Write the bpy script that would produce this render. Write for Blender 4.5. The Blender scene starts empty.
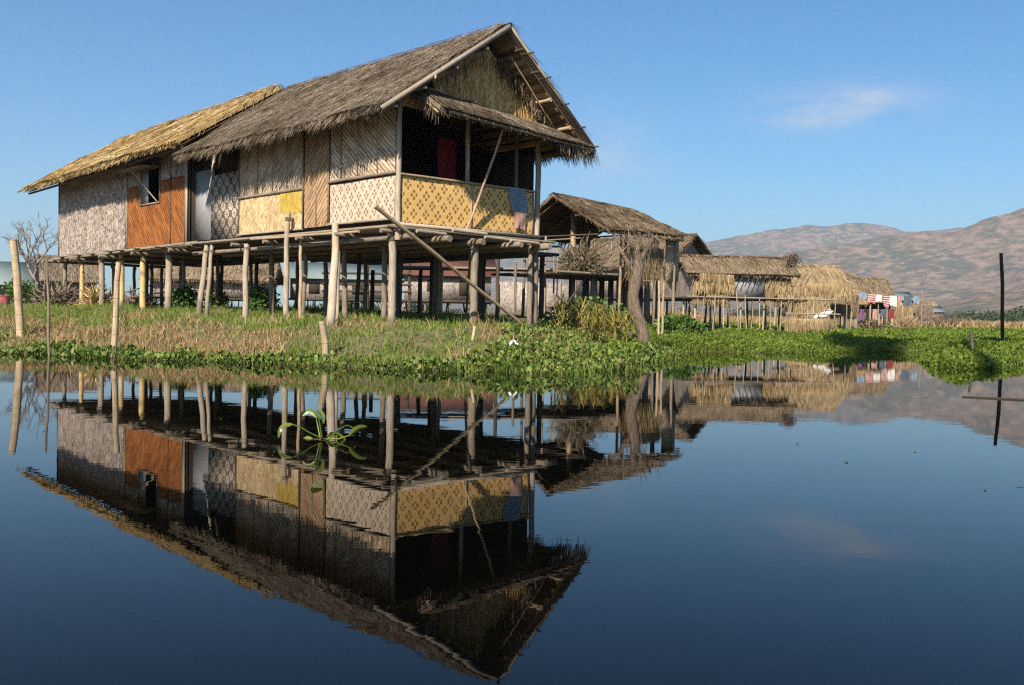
import bpy, math, random
import numpy as np
from mathutils import Matrix, Vector
random.seed(7); rng = np.random.default_rng(11)
A = lambda *p: np.array(p, float)
sc = bpy.context.scene; COL = sc.collection
PI = math.pi

# ---------------------------------------------------------------- camera model
FOC = 984.0; EYE = A(0, 0, .9); PITCH = math.radians(1.46); ROLL = math.radians(1.06)
def _rx(a): c, s = math.cos(a), math.sin(a); return np.array([[1, 0, 0], [0, c, -s], [0, s, c]])
def _rz(a): c, s = math.cos(a), math.sin(a); return np.array([[c, -s, 0], [s, c, 0], [0, 0, 1]])
CM = _rx(PI/2-PITCH) @ _rz(ROLL)
def ray(x, y): return CM @ A((x-512)/FOC, -(y-342.5)/FOC, -1)
def at(x, y, Y): d = ray(x, y); return EYE+d*(Y/d[1])
def atz(x, y, z): d = ray(x, y); return EYE+d*((z-.9)/d[2])
U = A(1.106, 1, 0); U /= np.linalg.norm(U); V = A(-U[1], U[0], 0); Zv = A(0, 0, 1)
C0 = at(398, 222, 21.6)*A(1, 1, 0)
def W(a, b, z): return C0+U*a+V*b+Zv*z            # house frame: a along the front, b along the side
def S(x, y, o=0.):                                  # pixel on the side wall plane pushed out by o
    d = ray(x, y); p0 = C0-U*o; return EYE+d*(np.dot(p0-EYE, U)/np.dot(d, U))
def F(x, y, o=0.):
    d = ray(x, y); p0 = C0-V*o; return EYE+d*(np.dot(p0-EYE, V)/np.dot(d, V))

# ---------------------------------------------------------------- numpy noise
def _hash(i, j, s):
    h = (i.astype(np.int64)*374761393+j.astype(np.int64)*668265263+s*974711) & 0xffffffff
    h = ((h ^ (h >> 13))*1274126177) & 0xffffffff
    return ((h ^ (h >> 16)) & 0xffff)/65535.
def vnoise(x, y, s=0):
    x = np.asarray(x, float); y = np.asarray(y, float)
    i = np.floor(x); j = np.floor(y); fx = x-i; fy = y-j
    fx = fx*fx*(3-2*fx); fy = fy*fy*(3-2*fy)
    a = _hash(i, j, s); b = _hash(i+1, j, s); c = _hash(i, j+1, s); d = _hash(i+1, j+1, s)
    return (a*(1-fx)+b*fx)*(1-fy)+(c*(1-fx)+d*fx)*fy
def fbm(x, y, s=0, o=4):
    t = 0; a = .5; n = 0
    for k in range(o):
        t = t+a*vnoise(x*2**k, y*2**k, s+k); n += a; a *= .5
    return t/n
def ss(a, b, x): t = np.clip((x-a)/(b-a), 0, 1); return t*t*(3-2*t)

# ---------------------------------------------------------------- mesh builder
class MB:
    def __init__(s): s.v = []; s.f = []; s.uv = []; s.n = 0
    def add(s, v, f, uv=None):
        v = np.asarray(v, float).reshape(-1, 3); f = np.asarray(f, int)
        s.v.append(v); s.f.append(f+s.n); s.n += len(v)
        s.uv.append(np.asarray(uv, float).reshape(-1, 2) if uv is not None else np.zeros((f.size, 2)))
    def box(s, p, a, b, c):
        p, a, b, c = (np.asarray(q, float) for q in (p, a, b, c))
        if np.dot(np.cross(a, b), c) < 0: p = p+c; c = -c
        cor = np.array([p, p+a, p+a+b, p+b, p+c, p+a+c, p+a+b+c, p+b+c])
        la, lb, lc = (np.linalg.norm(q) for q in (a, b, c))
        F_ = [[3, 2, 1, 0], [4, 5, 6, 7], [0, 1, 5, 4], [1, 2, 6, 5], [2, 3, 7, 6], [3, 0, 4, 7]]
        ab = [[0, lb], [la, lb], [la, 0], [0, 0]]
        uv = [ab, [[0, 0], [la, 0], [la, lb], [0, lb]], [[0, 0], [la, 0], [la, lc], [0, lc]], [[0, 0], [lb, 0], [lb, lc], [0, lc]], [[0, 0], [la, 0], [la, lc], [0, lc]], [[0, 0], [lb, 0], [lb, lc], [0, lc]]]
        s.add(cor, F_, uv)
    def cbox(s, c, a, b, d): s.box(np.asarray(c)-(a+b+d)/2, a, b, d)
    def tube(s, pts, rad, n=8, caps=True, knob=0.):
        pts = np.asarray(pts, float); m = len(pts); rad = np.broadcast_to(np.asarray(rad, float), (m,))
        rings = []; L = 0; ls = []
        ref = None
        for i in range(m):
            t = pts[min(i+1, m-1)]-pts[max(i-1, 0)]; t /= np.linalg.norm(t)+1e-9
            if ref is None:
                ref = np.cross(t, Zv if abs(t[2]) < .9 else A(1, 0, 0))
            ref = ref-t*np.dot(ref, t); ref /= np.linalg.norm(ref)+1e-9
            b = np.cross(t, ref)
            if i: L += np.linalg.norm(pts[i]-pts[i-1])
            ls.append(L)
            an = np.arange(n)*2*PI/n
            rings.append(pts[i]+rad[i]*(np.cos(an)[:, None]*ref+np.sin(an)[:, None]*b))
        v = np.concatenate(rings); f = []; uv = []
        for i in range(m-1):
            for k in range(n):
                k2 = (k+1) % n
                f.append([i*n+k, i*n+k2, (i+1)*n+k2, (i+1)*n+k])
                a0 = k/n*2*PI*rad[i]; a1 = (k+1)/n*2*PI*rad[i]
                uv += [[a0, ls[i]], [a1, ls[i]], [a1, ls[i+1]], [a0, ls[i+1]]]
        base = s.n
        s.add(v, f, uv)
        if caps:
            for i, flip in ((0, True), (m-1, False)):
                c = pts[i]; r = rings[i]
                fv = np.vstack([r, c[None]]); ff = [[k, (k+1) % n, n] if not flip else [(k+1) % n, k, n] for k in range(n)]
                s.add(fv, ff)
    def pole(s, p0, p1, r0, r1=None, n=7, wob=.012, nodes=None, seg=None):
        p0 = np.asarray(p0, float); p1 = np.asarray(p1, float); r1 = r0*.85 if r1 is None else r1
        L = np.linalg.norm(p1-p0); m = seg or max(3, int(L/.35)+1)
        t = np.linspace(0, 1, m)
        ph = random.random()*9
        wv = np.stack([np.sin(t*4+ph)+.5*np.sin(t*11+ph), np.cos(t*3.3+ph*2)+.5*np.sin(t*9+ph*3), 0*t], 1)*wob
        wv -= wv[0]*(1-t)[:, None]+wv[-1]*t[:, None]
        pts = p0+(p1-p0)*t[:, None]+wv
        r = r0+(r1-r0)*t
        r = r*(1+.09*(rng.random(m)-.5))
        s.tube(pts, r, n)
    def blades(s, P, D, Sd, L, w, taper=.25, bend=None):
        P = np.asarray(P); n = len(P); L = np.broadcast_to(L, (n,))[:, None]; w = np.broadcast_to(w, (n,))[:, None]
        if bend is None:
            v = np.stack([P-Sd*w/2, P+Sd*w/2, P+D*L+Sd*w*taper/2, P+D*L-Sd*w*taper/2], 1)
            s.add(v.reshape(-1, 3), np.arange(4*n).reshape(n, 4))
        else:
            M_ = P+D*L*.55; D2 = D+bend; D2 /= np.linalg.norm(D2, axis=1)[:, None]
            T = M_+D2*L*.45
            v = np.stack([P-Sd*w/2, P+Sd*w/2, M_+Sd*w*.42, M_-Sd*w*.42, T+Sd*w*taper/2, T-Sd*w*taper/2], 1)
            b = np.arange(n)[:, None]*6
            f = np.concatenate([b+A(0, 1, 2, 3).astype(int), b+A(3, 2, 4, 5).astype(int)])
            s.add(v.reshape(-1, 3), f)
    def leaves(s, P, D, Sd, L, w, cup=.15):
        """rounded leaves: base P, long axis D, side Sd"""
        n = len(P); L = np.broadcast_to(L, (n,))[:, None]; w = np.broadcast_to(w, (n,))[:, None]
        Nn = np.cross(D, Sd)
        up = Nn*w*cup
        v = np.stack([P, P+D*L*.3+Sd*w*.45+up, P+D*L*.72+Sd*w*.42+up, P+D*L, P+D*L*.72-Sd*w*.42+up, P+D*L*.3-Sd*w*.45+up], 1)
        b = np.arange(n)[:, None]*6
        f = np.concatenate([b+A(0, 1, 2, 3).astype(int), b+A(0, 3, 4, 5).astype(int)])
        s.add(v.reshape(-1, 3), f)
    def grid(s, fn, nu, nv, uvs=(1, 1)):
        g = np.array([[fn(i/nu, j/nv) for j in range(nv+1)] for i in range(nu+1)]).reshape(-1, 3)
        f = []; uv = []
        for i in range(nu):
            for j in range(nv):
                a = i*(nv+1)+j; q = [a, a+nv+1, a+nv+2, a+1]; f.append(q)
                uv += [[i/nu*uvs[0], j/nv*uvs[1]], [(i+1)/nu*uvs[0], j/nv*uvs[1]], [(i+1)/nu*uvs[0], (j+1)/nv*uvs[1]], [i/nu*uvs[0], (j+1)/nv*uvs[1]]]
        s.add(g, f, uv)
    def prism(s, poly, ext):
        """flat polygon (n,3) extruded by ext; fan sides; poly convex"""
        poly = np.asarray(poly, float); n = len(poly); ext = np.asarray(ext, float)
        nn = np.cross(poly[1]-poly[0], poly[2]-poly[0])
        if np.dot(nn, ext) > 0: poly = poly[::-1]
        e1 = poly[1]-poly[0]; e1 /= np.linalg.norm(e1); e2 = np.cross(nn/np.linalg.norm(nn), e1)
        uvp = np.stack([(poly-poly[0])@e1, (poly-poly[0])@e2], 1)
        tr = [[0, i, i+1] for i in range(1, n-1)]
        s.add(poly, tr, np.concatenate([uvp[t] for t in tr]))
        q = poly+ext; tr2 = [t[::-1] for t in tr]
        s.add(q, tr2, np.concatenate([uvp[t] for t in tr2]))
        v = np.concatenate([poly, q]); f = [[(i+1) % n, i, n+i, n+(i+1) % n] for i in range(n)]
        s.add(v, f)
    def build(s, name, mat, parent=None, label=None, smooth=False, origin=None):
        v = np.concatenate(s.v)
        if parent is not None: v = v-np.array(ROOTLOC[parent.name])
        elif origin is not None: v = v-np.asarray(origin)
        me = bpy.data.meshes.new(name)
        nl = sum(f.size for f in s.f); npoly = sum(len(f) for f in s.f)
        me.vertices.add(len(v)); me.vertices.foreach_set('co', v.astype(np.float32).ravel())
        me.loops.add(nl); me.polygons.add(npoly)
        li = np.concatenate([f.ravel() for f in s.f]).astype(np.int32)
        tot = np.concatenate([np.full(len(f), f.shape[1]) for f in s.f]).astype(np.int32)
        st = (np.cumsum(tot)-tot).astype(np.int32)
        me.loops.foreach_set('vertex_index', li)
        me.polygons.foreach_set('loop_start', st); me.polygons.foreach_set('loop_total', tot)
        if smooth: me.polygons.foreach_set('use_smooth', np.ones(npoly, bool))
        uvl = me.uv_layers.new(name='UVMap'); uvl.data.foreach_set('uv', np.concatenate(s.uv).astype(np.float32).ravel())
        me.update(calc_edges=True); me.validate()
        me.materials.append(mat)
        o = bpy.data.objects.new(name, me); COL.objects.link(o)
        if parent is not None:
            o.parent = parent; ROOTLOC[o.name] = ROOTLOC[parent.name]
        else:
            if origin is not None: o.location = origin
            ROOTLOC[o.name] = tuple(origin) if origin is not None else (0, 0, 0)
        if label: o['label'] = label
        return o
ROOTLOC = {}
def tag(o, label=None, cat=None, group=None, kind=None):
    for k, val in (('label', label), ('category', cat), ('group', group), ('kind', kind)):
        if val: o[k] = val
    return o
def thing(name, label, cat, loc, group=None):
    o = bpy.data.objects.new(name, None); COL.objects.link(o); o.location = tuple(loc); o.empty_display_size = .2
    ROOTLOC[o.name] = tuple(loc)
    return tag(o, label, cat, group)
def one(name, mb, mat, label, cat, group=None, origin=None, smooth=False):
    if origin is None:
        v = np.concatenate(mb.v); origin = (v[:, 0].mean(), v[:, 1].mean(), v[:, 2].min())
    return tag(mb.build(name, mat, None, origin=origin, smooth=smooth), label, cat, group)

# ---------------------------------------------------------------- materials
class NT:
    def __init__(s, name):
        s.m = bpy.data.materials.new(name); s.m.use_nodes = True; s.t = s.m.node_tree
        s.t.nodes.clear(); s.out = s.t.nodes.new('ShaderNodeOutputMaterial')
    def n(s, typ, **kw):
        nd = s.t.nodes.new(typ)
        for k, val in kw.items():
            if k.startswith('i_'): s.put(nd.inputs[k[2:].replace('_', ' ')], val)
            else: setattr(nd, k, val)
        return nd
    def put(s, sock, val):
        if isinstance(val, bpy.types.NodeSocket): s.t.links.new(val, sock)
        else:
            try: sock.default_value = val
            except Exception: sock.default_value = (*val, 1.)
    def math(s, op, a, b=0., c=None, clamp=False):
        nd = s.t.nodes.new('ShaderNodeMath'); nd.operation = op; nd.use_clamp = clamp
        s.put(nd.inputs[0], a); s.put(nd.inputs[1], b)
        if c is not None: s.put(nd.inputs[2], c)
        return nd.outputs[0]
    def mix(s, f, a, b, mode='MIX'):
        nd = s.t.nodes.new('ShaderNodeMix'); nd.data_type = 'RGBA'; nd.blend_type = mode
        s.put(nd.inputs[0], f)
        for i, x in ((6, a), (7, b)):
            s.put(nd.inputs[i], x if isinstance(x, bpy.types.NodeSocket) else (*x, 1.))
        return nd.outputs[2]
    def noise(s, vec, scale, detail=4, rough=.55, dist=0.):
        nd = s.t.nodes.new('ShaderNodeTexNoise'); s.put(nd.inputs['Vector'], vec)
        nd.inputs['Scale'].default_value = scale; nd.inputs['Detail'].default_value = detail
        nd.inputs['Roughness'].default_value = rough; nd.inputs['Distortion'].default_value = dist
        return nd.outputs['Fac']
    def ramp(s, f, pts):
        nd = s.t.nodes.new('ShaderNodeValToRGB'); s.put(nd.inputs[0], f); e = nd.color_ramp.elements
        while len(e) < len(pts): e.new(.5)
        for k, (p, c) in enumerate(pts):
            e[k].position = p; e[k].color = (*c, 1.) if hasattr(c, '__len__') else (c, c, c, 1.)
        return nd.outputs[0]
    def step(s, f, a, b): return s.n('ShaderNodeMapRange', interpolation_type='SMOOTHSTEP', i_Value=f, i_From_Min=a, i_From_Max=b).outputs[0]
    def map(s, vec, sc=(1, 1, 1), rot=(0, 0, 0)):
        nd = s.t.nodes.new('ShaderNodeMapping'); s.put(nd.inputs['Vector'], vec); nd.inputs['Scale'].default_value = sc; nd.inputs['Rotation'].default_value = rot
        return nd.outputs[0]
    @property
    def uv(s): return s.n('ShaderNodeUVMap').outputs[0]
    @property
    def obj(s): return s.n('ShaderNodeTexCoord').outputs['Object']
    @property
    def rnd(s): return s.n('ShaderNodeNewGeometry').outputs['Random Per Island']
    @property
    def ornd(s): return s.n('ShaderNodeObjectInfo').outputs['Random']
    def done(s, col, rough=.9, bump=None, bstr=.5, bdist=.01, spec=.3, trans=0., sheen=0.):
        p = s.t.nodes.new('ShaderNodeBsdfPrincipled')
        s.put(p.inputs['Base Color'], col if isinstance(col, bpy.types.NodeSocket) else (*col, 1.))
        s.put(p.inputs['Roughness'], rough); p.inputs['Specular IOR Level'].default_value = spec
        if bump is not None:
            b = s.t.nodes.new('ShaderNodeBump'); s.put(b.inputs['Height'], bump); b.inputs['Strength'].default_value = bstr; b.inputs['Distance'].default_value = bdist
            s.t.links.new(b.outputs[0], p.inputs['Normal'])
        o = p.outputs[0]
        if trans > 0:
            tr = s.t.nodes.new('ShaderNodeBsdfTranslucent'); s.put(tr.inputs[0], col if isinstance(col, bpy.types.NodeSocket) else (*col, 1.))
            mx = s.t.nodes.new('ShaderNodeMixShader'); mx.inputs[0].default_value = trans
            s.t.links.new(o, mx.inputs[1]); s.t.links.new(tr.outputs[0], mx.inputs[2]); o = mx.outputs[0]
        s.t.links.new(o, s.out.inputs[0]); return s.m

def mat_wood(name, dark, light, warm=None, rough=.85):
    t = NT(name); uv = t.uv
    g = t.noise(t.map(uv, (55, 3.2, 1)), 1., 5, .65)
    big = t.noise(t.obj, 1.7, 3)
    r = t.math('MULTIPLY_ADD', t.ornd, .35, t.math('MULTIPLY', t.rnd, .35))
    c = t.ramp(g, [(.3, dark), (.62, light), (.8, [min(1, x*1.25) for x in light])])
    c = t.mix(t.step(big, .45, .75), c, warm or [x*.55 for x in light])
    c = t.mix(1., c, t.ramp(r, [(0, .62), (.7, 1.15)]), 'MULTIPLY')
    sz_ = t.n('ShaderNodeSeparateXYZ'); t.put(sz_.inputs[0], t.obj)
    c = t.mix(t.math('MULTIPLY', t.step(t.math('ADD', sz_.outputs[2], t.math('MULTIPLY', t.math('SUBTRACT', big, .5), 1.2)), .42, .0), .65), c, (.07, .052, .036))
    kn = t.step(t.noise(t.map(uv, (9, 2.2, 1)), 1.3, 2), .66, .72)
    c = t.mix(t.math('MULTIPLY', kn, .55), c, [x*.6 for x in dark])
    return t.done(c, rough, g, .8, .016)
def mat_bamboo(name, a, b):
    t = NT(name); uv = t.uv
    sx = t.n('ShaderNodeSeparateXYZ'); t.put(sx.inputs[0], uv)
    node = t.math('FRACT', t.math('MULTIPLY_ADD', sx.outputs[1], 2.9, t.ornd))
    ring = t.math('SUBTRACT', 1., t.step(t.math('ABSOLUTE', t.math('SUBTRACT', node, .5)), .0, .06))
    g = t.noise(t.map(uv, (40, 2, 1)), 1., 4, .6)
    c = t.ramp(g, [(.3, a), (.65, b)])
    c = t.mix(t.math('MULTIPLY', ring, .3), c, [x*.35 for x in a])
    c = t.mix(t.step(t.noise(t.obj, 2.3), .5, .75), c, (.16, .13, .10))
    c = t.mix(1., c, t.ramp(t.ornd, [(0, .75), (1, 1.1)]), 'MULTIPLY')
    return t.done(c, .6, ring, .4, .01)
def mat_thatch(name, cols, trans=.12, patch=None):
    t = NT(name)
    n = len(cols)
    f = t.math('MULTIPLY_ADD', t.rnd, .75, t.math('MULTIPLY', t.noise(t.obj, 3., 4), .3))
    c = t.ramp(f, [(.08+.84*i/(n-1), cols[i]) for i in range(n)])
    w = t.noise(t.obj, .55, 5, .6)
    c = t.mix(t.step(w, .45, .72), c, t.mix(1., c, patch or (.55, .5, .45), 'MULTIPLY'))
    return t.done(c, .9, spec=.15, trans=trans)
def mat_weave(name, kind, c1, c2, grime=(.45, .42, .38), ang=.785, scale=1., gr=.5):
    """woven split-bamboo mats; uv in metres"""
    t = NT(name); uv = t.uv
    nz = t.noise(t.map(uv, (3, 3, 1)), 3., 4)
    if kind == 'twill':
        vv = t.map(uv, (1, 1, 1), (0, 0, ang))
        w = t.n('ShaderNodeTexWave', wave_type='BANDS', bands_direction='X', i_Vector=vv, i_Scale=2.6*scale, i_Distortion=1.2, i_Detail=2., i_Detail_Scale=3.).outputs['Fac']
        st = t.noise(t.map(vv, (30, 5, 1)), 1.3, 3, .7)
        v2 = t.map(uv, (1, 1, 1), (0, 0, ang)); sn = t.n('ShaderNodeVectorMath', operation='FLOOR'); t.put(sn.inputs[0], t.map(v2, (17*scale, 3.2, 1)))
        wn_ = t.n('ShaderNodeTexWhiteNoise', noise_dimensions='2D', i_Vector=sn.outputs[0]).outputs['Value']
        h = t.math('ADD', t.math('MULTIPLY', w, .30), t.math('ADD', t.math('MULTIPLY', st, .42), t.math('MULTIPLY', wn_, .34)))
        c = t.ramp(h, [(.28, c1), (.80, c2)])
    elif kind == 'plain':
        v2 = t.map(uv, (1, 1, 1), (0, 0, .6)); sn = t.n('ShaderNodeVectorMath', operation='FLOOR'); t.put(sn.inputs[0], t.map(v2, (22*scale, 11*scale, 1)))
        wn_ = t.n('ShaderNodeTexWhiteNoise', noise_dimensions='2D', i_Vector=sn.outputs[0]).outputs['Value']
        st = t.noise(t.map(uv, (8, 14, 1)), 1.6, 4, .7)
        h = t.math('MULTIPLY_ADD', wn_, .40, t.math('MULTIPLY', st, .70))
        c = t.ramp(h, [(.32, c1), (.78, c2)])
    else:
        sx = t.n('ShaderNodeSeparateXYZ'); t.put(sx.inputs[0], uv)
        wob = t.math('MULTIPLY', t.math('SUBTRACT', nz, .5), .13)
        sz = {'flower': (.30, .37), 'rosette': (.46, .46)}[kind]
        x = t.math('ADD', t.math('DIVIDE', sx.outputs[0], sz[0]*scale), wob); y = t.math('ADD', t.math('DIVIDE', sx.outputs[1], sz[1]*scale), wob)
        a = t.math('ADD', x, y); b = t.math('SUBTRACT', x, y)
        fx = t.math('SUBTRACT', t.math('FRACT', a), .5); fy = t.math('SUBTRACT', t.math('FRACT', b), .5)
        ax = t.math('ABSOLUTE', fx); ay = t.math('ABSOLUTE', fy)
        r = t.math('SQRT', t.math('ADD', t.math('MULTIPLY', fx, fx), t.math('MULTIPLY', fy, fy)))
        if kind == 'flower':
            mx = t.math('MAXIMUM', ax, ay); mn = t.math('MINIMUM', ax, ay)
            pet = t.math('MULTIPLY', t.math('LESS_THAN', mx, .32), t.math('GREATER_THAN', mx, .07))
            pet = t.math('MULTIPLY', pet, t.step(mn, .03, .06))
            edge = t.math('MULTIPLY', t.math('GREATER_THAN', mx, .43), .30)
            m_ = t.math('MAXIMUM', pet, edge)
        else:
            th = t.math('ARCTAN2', fy, fx)
            pe = t.math('ABSOLUTE', t.math('SINE', t.math('MULTIPLY', th, 4.)))
            ring = t.math('MULTIPLY', t.math('LESS_THAN', r, .43), t.math('GREATER_THAN', r, .13))
            m_ = t.math('SUBTRACT', 1., t.math('MULTIPLY', ring, t.step(pe, .25, .5)))
            m_ = t.math('SUBTRACT', m_, t.math('LESS_THAN', r, .06), clamp=True)
        fine = t.noise(t.map(uv, (30, 60, 1)), 1.4, 3, .7)
        m_ = t.math('ADD', t.math('MULTIPLY', m_, .75), t.math('MULTIPLY', t.math('SUBTRACT', fine, .5), 1.0))
        m_ = t.math('MULTIPLY', m_, t.math('MULTIPLY_ADD', t.noise(uv, 1.1, 4, .6), 1.2, .40))
        h = m_
        c = t.ramp(m_, [(.05, c2), (.75, c1)])
    blot = t.noise(t.obj, 1.3, 6, .65)
    c = t.mix(t.math('MULTIPLY', t.step(blot, .42, .72), gr), c, t.mix(1., c, grime, 'MULTIPLY'))
    dr = t.noise(t.map(uv, (9, .7, 1)), 1.5, 3, .6)
    c = t.mix(t.math('MULTIPLY', t.step(dr, .5, .8), gr*.8), c, t.mix(1., c, grime, 'MULTIPLY'))
    return t.done(c, .8, h, .35, .006, spec=.15)
def mat_leaf(name, cols, rough=.45, trans=.3, spec=.4, sc_=1.):
    t = NT(name); n = len(cols)
    f = t.math('MULTIPLY_ADD', t.rnd, .7, t.math('MULTIPLY', t.noise(t.obj, .9*sc_, 3), .35))
    c = t.ramp(f, [(.1+.8*i/(n-1), cols[i]) for i in range(n)])
    return t.done(c, rough, spec=spec, trans=trans)
def mat_plain(name, c, rough=.8, var=.25, scale=6.):
    t = NT(name); nz = t.noise(t.obj, scale, 4)
    return t.done(t.mix(nz, [x*(1-var) for x in c], [min(1, x*(1+var)) for x in c]), rough)

M = {}
M['wood'] = mat_wood('weathered_wood', (.11, .085, .062), (.31, .25, .185))
M['pale'] = mat_wood('pale_wood', (.22, .175, .13), (.46, .385, .295), (.29, .22, .155))
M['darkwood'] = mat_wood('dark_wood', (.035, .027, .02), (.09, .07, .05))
M['bamboo'] = mat_bamboo('dry_bamboo', (.26, .19, .115), (.46, .35, .22))
M['gold'] = mat_bamboo('fresh_bamboo', (.40, .27, .11), (.60, .43, .20))
M['shade_black'] = mat_plain('shade_black_wood', (.035, .026, .018), .9)  # near black: indoor shade put into the colour, also plain black wood
M['thatch'] = mat_thatch('old_thatch', [(.045, .033, .023), (.125, .094, .066), (.215, .168, .122), (.34, .28, .215)])
M['thatch2'] = mat_thatch('brown_thatch', [(.05, .035, .022), (.13, .092, .055), (.21, .155, .10), (.31, .24, .165)])
M['straw'] = mat_thatch('new_straw', [(.13, .08, .033), (.30, .20, .085), (.45, .325, .155), (.60, .48, .28)], patch=(.72, .62, .45))
M['strawmat'] = mat_thatch('straw_mat', [(.10, .066, .034), (.215, .15, .078), (.32, .235, .13), (.43, .335, .205)], patch=(.7, .6, .5))
M['gablestraw'] = mat_thatch('gable_straw', [(.40, .205, .06), (.68, .41, .14), (.82, .54, .22), (.90, .65, .33)], patch=(.75, .68, .6))
M['strawroof'] = mat_thatch('weathered_straw', [(.09, .06, .03), (.21, .145, .075), (.32, .235, .135), (.42, .33, .21)], patch=(.65, .6, .52))
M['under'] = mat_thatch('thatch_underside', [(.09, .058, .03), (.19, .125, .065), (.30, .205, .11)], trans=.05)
M['up_grey'] = mat_weave('grey_twill_mat', 'twill', (.17, .112, .068), (.68, .52, .37), ang=.85, scale=1.35)
M['up_pale'] = mat_weave('pale_twill_mat', 'twill', (.20, .132, .08), (.74, .57, .41), ang=-.9, scale=1.35)
M['door'] = mat_weave('brown_twill_mat', 'twill', (.17, .095, .05), (.50, .33, .19), ang=.8, scale=1.1)
M['orange'] = mat_weave('orange_twill_mat', 'twill', (.115, .036, .010), (.37, .135, .038), ang=-.75, scale=1.1, gr=.55)
M['low_cream'] = mat_weave('cream_mat', 'plain', (.30, .20, .10), (.64, .47, .27), scale=.8, grime=(.7, .6, .5))
M['low_flower'] = mat_weave('pale_flower_mat', 'flower', (.22, .155, .10), (.56, .45, .345), scale=1.05, gr=.25)
M['rail'] = mat_weave('yellow_flower_mat', 'flower', (.25, .135, .045), (.68, .44, .165), scale=1.12, gr=.35, grime=(.72, .62, .5))
M['rosette'] = mat_weave('rosette_mat', 'rosette', (.14, .10, .075), (.56, .475, .385), gr=.5)
M['grey_mat'] = mat_weave('grey_plain_mat', 'plain', (.085, .06, .048), (.50, .415, .36), gr=.6)
M['white_mat'] = mat_weave('white_mat', 'plain', (.17, .14, .125), (.40, .345, .31), gr=.6)
M['gable'] = mat_weave('gable_mat', 'plain', (.36, .22, .085), (.78, .54, .25), scale=.7, grime=(.6, .52, .45), gr=.7)
M['greydoor'] = mat_wood('grey_board', (.20, .20, .205), (.36, .355, .36), (.26, .26, .265))
M['yellow'] = mat_weave('yellow_sheet', 'plain', (.30, .20, .04), (.52, .36, .085), grime=(.85, .82, .75), gr=.7)
M['tin'] = mat_plain('teal_tin', (.15, .19, .185), .5, .25, 2.)
M['red_tin'] = mat_plain('rusty_red_roof', (.10, .040, .028), .85, .3, 1.5)
M['bark'] = None
def build_bark():
    t = NT('bark'); w = t.noise(t.map(t.uv, (18, 4, 1)), 1., 6, .7)
    return t.done(t.ramp(w, [(.3, (.055, .04, .03)), (.6, (.19, .14, .10)), (.8, (.33, .26, .2))]), .95, w, .9, .05)
M['bark'] = build_bark()
M['twig'] = mat_thatch('dry_twigs', [(.06, .045, .035), (.16, .12, .09), (.26, .20, .15)], trans=0)
M['palegrey'] = mat_thatch('bare_twigs', [(.10, .085, .075), (.20, .17, .15), (.3, .26, .22)], trans=0)
M['grass'] = mat_leaf('green_grass', [(.05, .082, .012), (.105, .165, .022), (.17, .235, .038), (.28, .265, .085)], .6, .3, .25)
M['dry'] = mat_leaf('dry_grass', [(.13, .08, .04), (.29, .19, .095), (.43, .30, .155), (.15, .13, .05)], .8, .2, .15)
M['hya'] = mat_leaf('hyacinth_leaf', [(.014, .028, .006), (.045, .085, .012), (.105, .165, .024), (.185, .245, .05), (.20, .15, .06)], .45, .25, .25)
M['mead'] = mat_leaf('meadow_leaf', [(.045, .075, .010), (.10, .16, .018), (.16, .22, .03), (.22, .25, .055)], .6, .4, .15)
M['bush'] = mat_leaf('bush_leaf', [(.025, .06, .010), (.06, .13, .018), (.11, .19, .03)], .5, .3)
M['maize'] = mat_leaf('yellowing_leaf', [(.10, .12, .025), (.28, .24, .045), (.42, .32, .10), (.09, .15, .03)], .55, .35)
M['brushgreen'] = mat_leaf('wilting_leaf', [(.09, .075, .04), (.17, .14, .08), (.26, .2, .12), (.10, .12, .04)], .7, .2)
M['far_tree'] = mat_leaf('distant_foliage', [(.018, .032, .012), (.035, .055, .018), (.06, .075, .028)], .7, .2, .2, .1)
M['rope'] = mat_plain('cord', (.18, .14, .1))
def cloth_mat(name, c, c2=None, sc_=8.):
    t = NT(name); uv = t.uv
    if c2:
        w = t.n('ShaderNodeTexWave', wave_type='BANDS', bands_direction='Y', i_Vector=uv, i_Scale=sc_).outputs['Fac']
        col = t.mix(t.step(w, .4, .6), c, c2)
    else: col = t.mix(t.noise(t.obj, 5), [x*.8 for x in c], [min(1, x*1.15) for x in c])
    return t.done(col, .9, trans=.15)

# ---------------------------------------------------------------- world, sun, camera
LD = U*1.85+V*1.0-Zv*1.70; LD /= np.linalg.norm(LD)
world = bpy.data.worlds.new('World'); sc.world = world; world.use_nodes = True
wt = world.node_tree; wt.nodes.clear()
sky = wt.nodes.new('ShaderNodeTexSky'); sky.sky_type = 'NISHITA'; sky.sun_disc = False
sky.sun_elevation = math.asin(-LD[2]); sky.sun_rotation = math.atan2(-LD[0], -LD[1])
sky.altitude = 900; sky.air_density = 1.0; sky.dust_density = .6; sky.ozone_density = .9
bg = wt.nodes.new('ShaderNodeBackground'); wo = wt.nodes.new('ShaderNodeOutputWorld')
SKY_STR = .060
bg.inputs[1].default_value = SKY_STR
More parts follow.
